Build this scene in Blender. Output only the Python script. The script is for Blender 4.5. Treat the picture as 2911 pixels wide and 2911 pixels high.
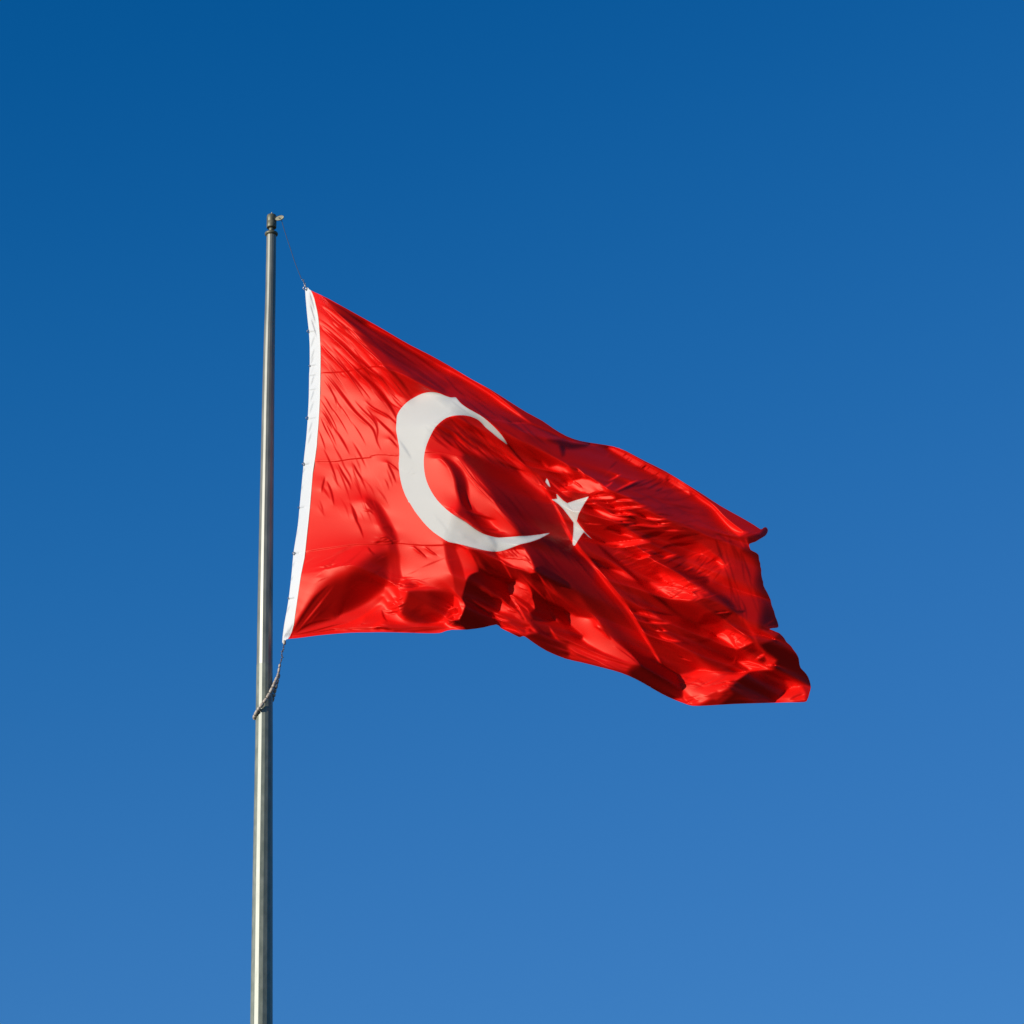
import bpy, bmesh, math, random
import numpy as np
from mathutils import Vector, Matrix

for o in list(bpy.data.objects): bpy.data.objects.remove(o)
SC = bpy.context.scene
COL = SC.collection
R = math.radians

# ------------------------------------------------------------------ camera
W = 2911.0; FPX = 8000.0
PITCH = R(22); ROLL = -0.0247
CAM = Vector((0, 0, 1.7))
cd = bpy.data.cameras.new('camera'); cam = bpy.data.objects.new('camera', cd); COL.objects.link(cam)
cd.sensor_width = 36; cd.lens = 36 * FPX / W; cd.clip_end = 8000
MR = Matrix.Rotation(math.pi/2 + PITCH, 3, 'X') @ Matrix.Rotation(ROLL, 3, 'Z')
cam.matrix_world = Matrix.Translation(CAM) @ MR.to_4x4()
SC.camera = cam
SC.render.resolution_x = SC.render.resolution_y = 1024

# ------------------------------------------------------------------ light
SUN_AZ, SUN_EL = R(58), R(14)          # azimuth to the left of straight behind the camera
SUN = Vector((-math.sin(SUN_AZ)*math.cos(SUN_EL), -math.cos(SUN_AZ)*math.cos(SUN_EL), math.sin(SUN_EL)))
wd = bpy.data.worlds.new('World'); SC.world = wd; wd.use_nodes = True
nt = wd.node_tree; nt.nodes.clear()
sky = nt.nodes.new('ShaderNodeTexSky'); sky.sky_type = 'NISHITA'; sky.sun_disc = False
sky.sun_elevation = SUN_EL; sky.sun_rotation = math.atan2(SUN.x, SUN.y)
sky.altitude = 900; sky.air_density = 1.0; sky.dust_density = 0.15; sky.ozone_density = 5.0
# deepen the sky's blue (polarised, saturated rendering of the same physical gradient)
k1 = nt.nodes.new('ShaderNodeVectorMath'); k1.operation = 'SCALE'; k1.inputs['Scale'].default_value = .09
cv = nt.nodes.new('ShaderNodeRGBCurve')
k2 = nt.nodes.new('ShaderNodeVectorMath'); k2.operation = 'SCALE'; k2.inputs['Scale'].default_value = 1/.09
for ci, pts in enumerate((((0,0),(.028,.000),(.036,.003),(.045,.010),(.067,.030),(.09,.044),(1,.4)),
                          ((0,0),(.089,.098),(.105,.120),(.15,.165),(.208,.202),(1,.6)),
                          ((0,0),(.205,.325),(.24,.378),(.308,.452),(.40,.522),(1,.85)))):
    c = cv.mapping.curves[ci]
    c.points[0].location = pts[0]; c.points[-1].location = pts[-1]
    for q in pts[1:-1]: c.points.new(*q)
cv.mapping.update()
bg = nt.nodes.new('ShaderNodeBackground'); bg.inputs[1].default_value = 0.09
wo = nt.nodes.new('ShaderNodeOutputWorld')
nt.links.new(sky.outputs[0], k1.inputs[0]); nt.links.new(k1.outputs[0], cv.inputs['Color'])
nt.links.new(cv.outputs[0], k2.inputs[0]); nt.links.new(k2.outputs[0], bg.inputs[0]); nt.links.new(bg.outputs[0], wo.inputs[0])
ld = bpy.data.lights.new('sun', 'SUN'); ld.energy = 4.5; ld.angle = R(0.53); ld.color = (1, .95, .86)
sl = bpy.data.objects.new('sun', ld); COL.objects.link(sl)
sl.rotation_euler = SUN.to_track_quat('Z', 'Y').to_euler()
SC.view_settings.view_transform = 'Standard'; SC.view_settings.look = 'None'
SC.view_settings.gamma = 1; SC.view_settings.use_curve_mapping = False
SC.view_settings.exposure = 0.0

# ------------------------------------------------------------------ helpers
def ray(px, py):
    return MR @ Vector(((px-W/2)/FPX, -(py-W/2)/FPX, -1))
def at(px, py, Y):                      # the point of the vertical plane y=Y seen at a photo position
    d = ray(px, py); t = (Y-CAM.y)/d.y
    return CAM + d*t
def mat(name, base, rough=.5, metal=0., **kw):
    m = bpy.data.materials.new(name); m.use_nodes = True
    b = m.node_tree.nodes['Principled BSDF']
    b.inputs['Base Color'].default_value = (*base, 1)
    b.inputs['Roughness'].default_value = rough; b.inputs['Metallic'].default_value = metal
    for k, v in kw.items(): b.inputs[k.replace('_', ' ')].default_value = v
    return m
def noisy(m, scale, c1, c2, stretch=(1,1,1), rough=None, bump=0, detail=6):
    nt = m.node_tree; b = nt.nodes['Principled BSDF']
    tc = nt.nodes.new('ShaderNodeTexCoord'); mp = nt.nodes.new('ShaderNodeMapping')
    mp.inputs['Scale'].default_value = stretch
    n = nt.nodes.new('ShaderNodeTexNoise'); n.inputs['Scale'].default_value = scale; n.inputs['Detail'].default_value = detail
    r = nt.nodes.new('ShaderNodeValToRGB'); r.color_ramp.elements[0].position = .32; r.color_ramp.elements[1].position = .68
    r.color_ramp.elements[0].color = (*c1, 1); r.color_ramp.elements[1].color = (*c2, 1)
    nt.links.new(tc.outputs['Object'], mp.inputs[0]); nt.links.new(mp.outputs[0], n.inputs['Vector'])
    nt.links.new(n.outputs['Fac'], r.inputs[0]); nt.links.new(r.outputs[0], b.inputs['Base Color'])
    if rough:
        q = nt.nodes.new('ShaderNodeMapRange'); q.inputs['To Min'].default_value = rough[0]; q.inputs['To Max'].default_value = rough[1]
        nt.links.new(n.outputs['Fac'], q.inputs[0]); nt.links.new(q.outputs[0], b.inputs['Roughness'])
    if bump:
        u = nt.nodes.new('ShaderNodeBump'); u.inputs['Strength'].default_value = bump; u.inputs['Distance'].default_value = .01
        nt.links.new(n.outputs['Fac'], u.inputs['Height']); nt.links.new(u.outputs[0], b.inputs['Normal'])
    return m
def empty(name, loc, label, cat):
    o = bpy.data.objects.new(name, None); COL.objects.link(o); o.location = loc
    o.empty_display_size = .3; o['label'] = label; o['category'] = cat
    bpy.context.view_layer.update()
    return o
def obj(name, verts, faces, m, parent=None, smooth=False, label=None):
    me = bpy.data.meshes.new(name); me.from_pydata([tuple(v) for v in verts], [], faces); me.update()
    if smooth: me.shade_smooth()
    me.materials.append(m)
    o = bpy.data.objects.new(name, me); COL.objects.link(o)
    if parent:
        o.parent = parent; o.matrix_parent_inverse = Matrix.Identity(4)
        inv = parent_world(parent).inverted()
        me.transform(inv)
    if label: o['label'] = label
    return o
def parent_world(p):
    M = Matrix.Translation(p.location)
    return (parent_world(p.parent) @ M) if p.parent else M
def frame(d):
    d = d.normalized(); a = Vector((0, 0, 1)) if abs(d.z) < .9 else Vector((1, 0, 0))
    x = a.cross(d).normalized(); return x, d.cross(x)
def tube(pts, rad, n=10, caps=True, base=None):     # rad: number or list
    V, F = ([], []) if base is None else base
    s0 = len(V); pts = [Vector(p) for p in pts]
    if not isinstance(rad, (list, tuple)): rad = [rad]*len(pts)
    x = None
    for i, p in enumerate(pts):
        d = (pts[min(i+1, len(pts)-1)] - pts[max(i-1, 0)]).normalized()
        if x is None: x, y = frame(d)
        else:
            x = (x - d*x.dot(d)).normalized(); y = d.cross(x)
        for k in range(n):
            a = 2*math.pi*k/n
            V.append(p + (x*math.cos(a) + y*math.sin(a))*rad[i])
    for i in range(len(pts)-1):
        for k in range(n):
            a = s0+i*n+k; b = s0+i*n+(k+1) % n
            F.append((a, b, b+n, a+n))
    if caps:
        F.append(tuple(range(s0, s0+n))[::-1]); e = s0+(len(pts)-1)*n; F.append(tuple(range(e, e+n)))
    return V, F
def lathe(org, axis, prof, n=40):                    # prof: (height along axis, radius)
    x, y = frame(axis); V = []; F = []
    for h, r in prof:
        for k in range(n):
            a = 2*math.pi*k/n
            V.append(org + axis*h + (x*math.cos(a)+y*math.sin(a))*r)
    for i in range(len(prof)-1):
        for k in range(n):
            a = i*n+k; b = i*n+(k+1) % n
            F.append((a, b, b+n, a+n))
    F.append(tuple(range(n))[::-1]); e = (len(prof)-1)*n; F.append(tuple(range(e, e+n)))
    return V, F
def torus(c, ax, R1, r, n=20, m=8, base=None, sx=1.0, xdir=None):
    V, F = ([], []) if base is None else base
    s0 = len(V); x, y = frame(ax); ax = ax.normalized()
    if xdir is not None:
        x = (xdir - ax*xdir.dot(ax)).normalized(); y = ax.cross(x)
    for i in range(n):
        a = 2*math.pi*i/n; rd = (x*math.cos(a)*sx + y*math.sin(a)); rn = (x*math.cos(a)+y*math.sin(a)).normalized()
        for k in range(m):
            b = 2*math.pi*k/m
            V.append(c + rd*R1 + rn*r*math.cos(b) + ax*r*math.sin(b))
    for i in range(n):
        for k in range(m):
            F.append((s0+i*m+k, s0+((i+1) % n)*m+k, s0+((i+1) % n)*m+(k+1) % m, s0+i*m+(k+1) % m))
    return V, F
def catmull(P, n=8):
    P = [Vector(p) for p in P]; out = []
    Q = [2*P[0]-P[1]] + P + [2*P[-1]-P[-2]]
    for i in range(1, len(Q)-2):
        for k in range(n):
            t = k/n
            a, b, c, d = Q[i-1], Q[i], Q[i+1], Q[i+2]
            out.append(.5*((2*b)+(c-a)*t+(2*a-5*b+4*c-d)*t*t+(-a+3*b-3*c+d)*t**3))
    out.append(P[-1]); return out

# ------------------------------------------------------------------ ground (below the frame)
gm = noisy(mat('ground_soil', (.12,.11,.07), .95), .35, (.05,.065,.03), (.13,.115,.07), bump=.3)
g = obj('ground', [(-1500,-1500,0),(1500,-1500,0),(1500,1500,0),(-1500,1500,0)], [(0,1,2,3)], gm); g['kind'] = 'structure'

# ------------------------------------------------------------------ flagpole
Y0 = 32.0
axis_px = [(771.6,660),(768.6,860),(765.9,960),(763.2,1100),(757.2,1480),(753.6,1750),(752.2,1892),(750.7,2100),(748.6,2300),(746.7,2500),(743.3,2911)]
wid_px  = [(672,27.6),(860,29.6),(960,32),(1100,34.6),(1480,40.5),(1750,44.2),(1892,45.6),(2100,49.5),(2300,53),(2500,57),(2911,63.5)]
def interp(T, y):
    xs = [t[0] for t in T]; return float(np.interp(y, xs, [t[1] for t in T]))
AX = [(y, x) for x, y in axis_px]
def pole_axis(y): return at(interp(AX, y), y, Y0)
def pole_rad(y):
    p = pole_axis(y); depth = (MR.transposed() @ (p-CAM)).z*-1
    return interp(wid_px, y)/2*depth/FPX
zinc = noisy(mat('galvanised_steel', (.3,.3,.25), .4, .2, Specular_IOR_Level=1.0), 9, (.15,.15,.11), (.23,.225,.17), stretch=(1,1,.35), rough=(.34,.45))
zinc2 = noisy(mat('weathered_galvanised_steel', (.3,.3,.25), .5, .1, Specular_IOR_Level=.7), 14, (.16,.175,.125), (.25,.26,.195), stretch=(1,1,.5), rough=(.36,.5))
bronze = noisy(mat('weathered_cast_metal', (.2,.18,.12), .5, .3), 20, (.11,.107,.06), (.19,.18,.12), rough=(.4,.6))
pale = mat('worn_pale_metal', (.55,.50,.34), .45, .2)

foot = pole_axis(2911); foot2 = pole_axis(2500)
base_pt = Vector((foot.x + (foot.x-foot2.x)/(foot2.z-foot.z)*foot.z*-0.0, Y0, 0))
print('POLE', [tuple(round(c, 3) for c in pole_axis(y)) for y in (660,1100,1750,2300,2911)], [round(pole_rad(y),3) for y in (672,1100,1892,2911)])
pole = empty('flagpole', base_pt, 'tall tapering grey steel flagpole with faceted sides and a small cap on top', 'flagpole')
rot_facet = R(-12)
def facet_section(name, y0, y1, grow, m, n=16, extend=False, label=None, steps=14):
    rings = []
    for i in range(steps+1):
        y = y0 + (y1-y0)*i/steps
        rings.append((pole_axis(y), pole_rad(y)*grow))
    if extend:
        c, r = rings[-1]; b = Vector((c.x, Y0, 0)); rings.append((b, r*1.32))
    V = []; F = []
    for c, r in rings:
        for k in range(n):
            a = rot_facet + 2*math.pi*k/n
            V.append(c + Vector((math.sin(a), -math.cos(a), 0))*r)
    for i in range(len(rings)-1):
        for k in range(n):
            a = i*n+k; b = i*n+(k+1) % n
            F.append((a, a+n, b+n, b))
    F.append(tuple(range(n))); e = (len(rings)-1)*n; F.append(tuple(range(e, e+n))[::-1])
    return obj(name, V, F, m, pole, label=label)
facet_section('upper_section', 664, 1905, 1.0, zinc)
facet_section('lower_section', 1891, 2911, 1.012, zinc2, extend=True)
V, F = lathe(Vector((foot.x, Y0, .0)), Vector((0,0,1)), [(0,.42),(.03,.42),(.035,.30),(.30,.26),(.32,.24)], 32)
obj('base_plate', V, F, zinc2, pole)
top = pole_axis(668); up = (pole_axis(664)-pole_axis(900)).normalized(); u = pole_rad(672)*2/27.6   # metres per photo pixel at the top
cosp = math.cos(R(27))
def hh(y): return (668-y)*u/cosp
r0 = pole_rad(672)
V, F = lathe(top, up, [(hh(670),r0*1.02),(hh(668),18.2*u),(hh(666),18.8*u),(hh(663.5),18.8*u),(hh(662),17.5*u),(hh(661),8*u)], 40); obj('collar', V, F, bronze, pole, True)
V, F = lathe(top, up, [(hh(662),7.4*u),(hh(644),7.4*u)], 32); obj('neck', V, F, bronze, pole, True)
V, F = lathe(top, up, [(hh(649),8*u),(hh(648.5),13*u),(hh(646),14*u),(hh(632),14.1*u),(hh(631.2),13.6*u),(hh(630.4),14.1*u),(hh(616),13.7*u),(hh(612.5),12.6*u),(hh(611),10.5*u),(hh(610.5),2*u)], 40); cap = obj('cap', V, F, bronze, pole, False)
for p in cap.data.polygons: p.use_smooth = abs(p.normal.z) < .6
V, F = lathe(top, up, [(hh(612),2.0*u),(hh(605),1.9*u),(hh(603.5),1.2*u)], 16); obj('finial_pin', V, F, pale, cap, True)
# the flat oval ear that carries the halyard sheave
ec = at(794.5, 620, Y0-.03); exd = (at(806, 616, Y0-.03)-at(785, 622, Y0-.03)).normalized()
nrm = Vector((-.1,-.93,-.30)).normalized(); eyd = nrm.cross(exd).normalized(); exd = eyd.cross(nrm)
V = []; F = []; n = 36
prof = [(-.022,.86),(-.026,.97),(-.012,1.0),(.012,1.0),(.026,.97),(.022,.86)]
for dz, k in prof:
    for i in range(n):
        a = 2*math.pi*i/n
        V.append(ec + exd*math.cos(a)*13.2*u*k + eyd*math.sin(a)*6.6*u*k + nrm*dz)
for j in range(len(prof)-1):
    for i in range(n):
        a = j*n+i; b = j*n+(i+1) % n; F.append((a, b, b+n, a+n))
F.append(tuple(range(n))[::-1]); F.append(tuple(range((len(prof)-1)*n, len(prof)*n)))
ear = obj('sheave_housing', V, F, pale, pole)
V, F = tube([ec+nrm*.0-exd*.002, ec+nrm*.034-exd*.002], 1.3*u, 12); obj('axle_bolt', V, F, bronze, ear, True)

# ------------------------------------------------------------------ flag: shapes read off in photo pixels
CR = {'A':(780,780,500/1932),'B':(780,1300,600/1932),'C':(1200,1050,600/1932),'E':(1250,1450,600/1932),
      'F':(1700,1250,600/1932),'G':(1780,1600,560/1932),'H':(1050,1050,500/1756),
      'J':(1290,1560,300/1932),'K':(1600,1230,360/1932)}
def T(c, s):
    v = [float(t) for t in s.replace(';', ' ').replace(',', ' ').split()]
    x0, y0, k = CR[c]
    return [(x0+v[i]*k, y0+v[i+1]*k) for i in range(0, len(v), 2)]
OUT = (T('A','338,170 352,142 372,150 390,170 440,195 580,260 700,325 800,380 960,470 1130,565 1300,665 1500,780 1700,880 1932,1010')
 + T('C','460,95 620,180 800,295 960,395 1100,470 1200,540 1320,610 1450,655 1600,680 1750,705 1860,745')
 + T('F','160,60 260,105 420,190 620,290 800,400 960,500 1120,605 1300,705 1420,775 1480,815 1500,818 1515,806 1532,800 1548,808 1555,830 1548,855 1530,880 1480,910 1440,935 1385,955 1390,990 1400,1010 1440,1030 1470,1055 1475,1100 1485,1130 1487,1160 1495,1190 1495,1230 1505,1280 1512,1300 1517,1340 1550,1400 1580,1465 1585,1490 1592,1520 1612,1570')
 + T('G','1462,520 1478,560 1490,595 1494,625 1480,637 1440,641 1405,648 1435,660 1470,676 1500,688 1530,715 1555,745 1572,775 1600,800 1620,820 1640,850 1670,890 1688,925 1695,950 1700,990 1712,1030 1750,1070 1780,1110 1800,1160 1812,1220 1800,1270 1790,1310 1775,1345 1750,1365 1600,1368 1440,1373 1250,1378 1050,1385 800,1400 650,1402 560,1375 460,1337 350,1285 210,1205 100,1145')
 + T('E','1932,1620 1800,1550 1660,1490 1500,1445 1300,1395 1150,1360 980,1290 860,1215 780,1158 750,1158 725,1162 640,1120 560,1080 520,1048 400,1075 250,1095 110,1095 40,1112')
 + T('B','1513,1608 1400,1610 1200,1605 1000,1600 860,1602 700,1605 560,1615 400,1630 250,1650 135,1662 108,1668 92,1690 75,1700 72,1680 78,1620 90,1530 110,1420 130,1300 145,1180 160,1040 172,900 190,780 215,620 230,460 245,300 262,120 272,0')
 + T('A','350,1800 365,1600 378,1350 382,1100 388,1000 388,800 380,640 365,500 350,340'))
SEAM = (T('A','385,120 400,175 425,230 450,320 475,430 490,560 503,750 507,900 505,1100 500,1350 487,1600 470,1800 460,1932')
 + T('B','350,150 330,400 310,600 290,780 275,920 250,1040 235,1130 215,1270 190,1440 172,1560 140,1640 118,1672 105,1760'))
CRES = (T('H','1380,752 1330,670 1290,622 1250,580 1180,515 1100,455 1000,400 940,360 900,325 865,282 840,280 810,280 760,265 700,240 640,228 580,230 520,245 450,280 380,325 320,385 285,440 273,480 272,510 267,600 280,680 295,760 300,850 293,940 298,1020 310,1100 330,1180 360,1260 387,1310 388,1325 402,1332 450,1410 510,1490 570,1560 640,1625 720,1680 790,1722 880,1740 980,1765 1080,1790 1180,1812 1270,1820 1350,1805 1430,1775 1510,1745 1600,1725 1700,1690 1756,1660')
 + T('C','1170,1497 1100,1508 1050,1515 960,1525 900,1526 800,1535 700,1540 640,1530 560,1505 480,1460 400,1400 300,1340 220,1280 140,1200 80,1110 40,1020 20,930 15,830 25,750 45,680 80,600 120,530 170,480 220,445 280,425 330,420 380,420 440,430 500,455 540,485 580,530 640,580 700,630 740,660'))
STAR = T('C','1183,1190 1235,1185 1228,1135 1255,1165 1290,1200 1328,1225 1400,1200 1528,1162 1490,1220 1455,1280 1430,1330 1415,1390 1450,1440 1500,1500 1565,1562 1520,1530 1480,1490 1460,1515 1430,1560 1400,1610 1388,1615 1378,1602 1378,1560 1385,1480 1385,1400 1340,1340 1290,1275 1250,1235 1215,1208')
STAR2 = T('C','1140,995 1155,1020 1175,1080 1150,1060 1128,1030')

# grid over the cloth, in photo pixels
GS = 1.4; X0, Y1_ = 780.0, 780.0
NX, NY = 1120, 900
gx = X0 + GS*np.arange(NX); gy = Y1_ + GS*np.arange(NY)
GX, GY = np.meshgrid(gx, gy)
def seg_dist(PX, PY, pts, closed):
    P = np.array(pts); n = len(P); best = np.full(PX.shape, 1e9); bt = np.zeros(PX.shape); cx = np.zeros(PX.shape); cy = np.zeros(PX.shape)
    L = np.concatenate([[0], np.cumsum(np.hypot(*(np.roll(P, -1, 0)-P).T))])
    for i in range(n if closed else n-1):
        a = P[i]; b = P[(i+1) % n]; d = b-a; l2 = max(d@d, 1e-9)
        t = np.clip(((PX-a[0])*d[0] + (PY-a[1])*d[1])/l2, 0, 1)
        qx = a[0]+t*d[0]; qy = a[1]+t*d[1]
        D = (PX-qx)**2 + (PY-qy)**2; m = D < best
        best = np.where(m, D, best); bt = np.where(m, L[i]+t*math.sqrt(l2), bt); cx = np.where(m, qx, cx); cy = np.where(m, qy, cy)
    return np.sqrt(best), bt/(L[n] if closed else L[n-1]), cx, cy
def inside(PX, PY, pts):
    c = np.zeros(PX.shape, bool); n = len(pts)
    for i in range(n):
        (x1, y1), (x2, y2) = pts[i], pts[(i+1) % n]
        if y1 == y2: continue
        m = ((y1 > PY) != (y2 > PY)) & (PX < (x2-x1)*(PY-y1)/(y2-y1)+x1)
        c ^= m
    return c
def smooth_poly(pts, n=4, closed=True):
    P = np.array(pts); out = []; N = len(P)
    for i in range(N if closed else N-1):
        p = [P[(i+k-1) % N] if closed else P[min(max(i+k-1, 0), N-1)] for k in range(4)]
        for j in range(n):
            t = j/n; out.append(.5*((2*p[1])+(p[2]-p[0])*t+(2*p[0]-5*p[1]+4*p[2]-p[3])*t*t+(-p[0]+3*p[1]-3*p[2]+p[3])*t**3))
    if not closed: out.append(P[-1])
    return [tuple(q) for q in out]

# ------------------------------------------------------------------ how strongly each patch of cloth turns to the sun (1 full, 0 turned away)
LIT = np.full((NY, NX), .5)
def box(pts, pad):
    P = np.array(pts); x0, y0 = P.min(0)-pad; x1, y1 = P.max(0)+pad
    i0 = max(int((x0-X0)/GS), 0); i1 = min(int((x1-X0)/GS)+2, NX); j0 = max(int((y0-Y1_)/GS), 0); j1 = min(int((y1-Y1_)/GS)+2, NY)
    return slice(j0, max(j1, j0)), slice(i0, max(i1, i0))
def fill(c, v, soft, s, a=1.):
    pts = T(c, s); pts = smooth_poly(pts, 3) if soft > 24 else pts; soft *= CR[c][2]
    sl_ = box(pts, soft*1.5)
    if LIT[sl_].size == 0: return
    px, py = GX[sl_], GY[sl_]
    d = seg_dist(px, py, pts, True)[0]; d = np.where(inside(px, py, pts), d, -d)
    t = np.clip(d/soft*.5+.5, 0, 1); t = t*t*(3-2*t)*a
    LIT[sl_] = LIT[sl_]*(1-t) + v*t
def line(c, v, w, s, a=1., taper=.25, pts=None):
    v = v*.75 if v < .5 else (v-.1 if v < .86 else v)
    pts = smooth_poly(pts or T(c, s), 4, False); w = w*(CR[c][2] if c else 1)*.5
    sl_ = box(pts, w*2.5)
    if LIT[sl_].size == 0: return
    px, py = GX[sl_], GY[sl_]
    d, t, _, _ = seg_dist(px, py, pts, False)
    e = np.clip(np.minimum(t, 1-t)/max(taper, 1e-3), 0, 1); ww = w*(.35+.65*e)
    al = np.exp(-(d/np.maximum(ww, .6))**2)*a*np.sqrt(e)
    LIT[sl_] = LIT[sl_]*(1-al) + v*al
RND = random.Random(7)
def wrinkles(c, s, n, ang, dang, ln, wd, vals, a=.8, bend=.15):
    P = T(c, s); k = CR[c][2]; xs = [p[0] for p in P]; ys = [p[1] for p in P]; m = 0; tries = 0
    while m < n and tries < n*30:
        tries += 1
        x = RND.uniform(min(xs), max(xs)); y = RND.uniform(min(ys), max(ys))
        if not inside(np.array([x]), np.array([y]), P)[0]: continue
        m += 1
        th = R(ang + RND.uniform(-dang, dang)); l = ln*k*RND.uniform(.5, 1.4)/2; b = RND.uniform(-bend, bend)*l
        dx, dy = math.cos(th), math.sin(th)
        pts = [(x-dx*l, y-dy*l), (x-dy*b, y+dx*b), (x+dx*l, y+dy*l)]
        line(None, RND.choice(vals), wd*k*RND.uniform(.6, 1.5), '', a*RND.uniform(.5, 1), .5, pts)

exec_paint = True
# base: bright hoist half, darker fly half
fill('A', .97, 60, '200,0 700,200 1300,900 1932,1300 1932,2800 200,2800')
fill('B', .97, 60, '-50,-300 1400,-200 1560,700 1700,1300 1600,1700 -50,1800')
fill('C', .95, 60, '-100,100 200,450 250,1400 0,1900 -600,1700')
# --- top left
fill('A', .62, 60, '1000,700 1200,860 1400,1000 1560,1150 1700,1270 1560,1330 1480,1390 1350,1230 1200,1060 1080,900 930,740')
fill('A', .52, 50, '520,235 700,330 1000,510 1300,680 1500,800 1932,1050 1932,1420 1780,1330 1600,1240 1450,1120 1350,1040 1200,900 1000,720 800,530 650,390')
fill('A', .40, 40, '1150,760 1400,900 1600,1040 1932,1250 1932,1400 1700,1270 1500,1130 1300,960')
line('A', .26, 30, '600,290 800,420 1000,560 1200,660 1400,790 1600,920 1800,1080')
fill('A', .56, 22, '700,330 1000,500 1300,670 1500,790 1932,1040 1932,1140 1700,960 1500,850 1300,720 1000,560')
line('A', .9, 12, '900,480 1150,610 1300,690 1500,815 1700,930 1932,1065', taper=.15)
for s, v, w in (('470,300 600,370 800,500 1000,640 1200,760',.68,16),('480,350 640,480 800,620 950,770 1100,900 1240,1020',.6,15),
 ('500,390 650,500 850,660 1010,790 1180,920',.66,11),('490,540 620,640 760,780 850,870',.72,12),('500,490 640,590 790,730 900,850',.72,12),
 ('520,780 600,900 680,980',.85,10),('870,820 950,930 1050,1050 1150,1130 1260,1250 1330,1330',.45,42),
 ('760,930 880,1030 960,1110 1100,1230 1200,1350 1300,1500 1345,1600',.42,48),('560,330 800,500 1050,700 1280,920',.45,30),('520,600 760,800 950,960 1200,1200',.52,26),('505,760 700,980 900,1180 1060,1380',.6,22),('1180,1000 1330,1120 1480,1290',.4,30),('1020,900 1150,1010 1300,1100 1400,1220 1500,1360',.6,16),
 ('580,1100 680,1220 780,1370 880,1500 980,1600 1080,1700 1130,1850 1170,1932',.68,26),('880,1390 980,1500 1080,1600 1130,1700 1120,1850',.75,20),
 ('530,1150 620,1280 700,1420 740,1520',.76,12),('545,1130 600,1220 660,1360 690,1500',.8,10),
 ('500,1370 570,1480 650,1620 690,1720',.76,12),('500,1560 560,1700 620,1810',.76,12),('480,1700 530,1830 560,1932',.8,10),
 ('1000,1390 1100,1480 1250,1560 1345,1650',.6,26),('1080,1540 1180,1640 1300,1760 1340,1830',.62,22),('1020,1150 1120,1260 1250,1400 1380,1480',.62,18),
 ('1140,1070 1250,1180 1350,1290 1470,1380',.62,16),('1250,1790 1300,1840 1350,1900',.62,16),('1160,1180 1260,1290 1370,1400',.7,10),('830,1080 900,1170 970,1270',.72,12),
 ('730,1080 770,1120 790,1140',.75,8),('860,1040 910,1110 960,1180',.6,10),('1190,1060 1300,1170 1420,1320 1480,1370',.5,16)):
    line('A', v, w, s, taper=.35)
wrinkles('A', '520,400 900,700 1300,1000 1500,1350 1350,1500 900,1100 520,800', 46, 46, 7, 300, 9, [.62,.7,1.,1.], .7)
wrinkles('A', '1100,1080 1450,1100 1500,1330 1350,1450 1200,1300', 22, 50, 6, 200, 8, [.45,.9,.95], .7)
wrinkles('A', '1350,1000 1932,1200 1932,1330 1700,1260 1500,1180', 16, 42, 5, 260, 10, [.2,.5,.55], .7)
line('A', .55, 5, '510,1080 700,1072 880,1050 1000,1025 1130,1010 1250,1025 1350,1050', taper=.05)
for y in (625, 1000, 1108, 1265, 1580): line('A', .62, 11, '385,%d 420,%d 455,%d' % (y, y-3, y-8), .6, .1)
line('A', .78, 10, '388,180 400,330 430,480', .8); line('A', .8, 8, '372,200 380,300 390,400', .6); line('A', .7, 9, '395,990 415,940 430,900', .8)
line('A', .84, 8, '385,1140 410,1060 440,1000', .6)
def fan(c, x0, y0s, ang0, ang1, lens, wd, vals, curve=.12, a=.85):
    k = CR[c][2]; ox, oy, _ = CR[c]; n = len(y0s)
    for i, y in enumerate(y0s):
        f = (y-y0s[0])/max(y0s[-1]-y0s[0], 1); th = R(ang0+(ang1-ang0)*f+RND.uniform(-3, 3))
        l = RND.uniform(*lens); x = x0(y)+RND.uniform(5, 170) if RND.random() < .6 else x0(y)+RND.uniform(150, 500)
        yy = y + (x-x0(y))*math.tan(th)*.8
        pts = []
        for j in range(6):
            t = j/5; b = th+R(curve*60*(t-.3)); pts.append((ox+k*(x+l*t*math.cos(b)), oy+k*(yy+l*t*math.sin(b))))
        line(None, RND.choice(vals), wd*k*RND.uniform(.6, 1.5), '', a*RND.uniform(.7, 1), .4, pts)
fan('A', lambda y: 470+min(y-250, 400)*.08, list(range(270, 800, 22)), 33, 45, (350, 800), 15, [.5,.58,.66,.66,1.,1.])
fan('A', lambda y: 505, list(range(800, 1900, 38)), 46, 62, (200, 460), 13, [.66,.74,.8,1.])
for y in (190, 330, 480): line('A', .45, 12, '%d,%d %d,%d %d,%d' % (372+y*.05, y, 395+y*.07, y+90, 425+y*.08, y+210), .8)
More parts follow.
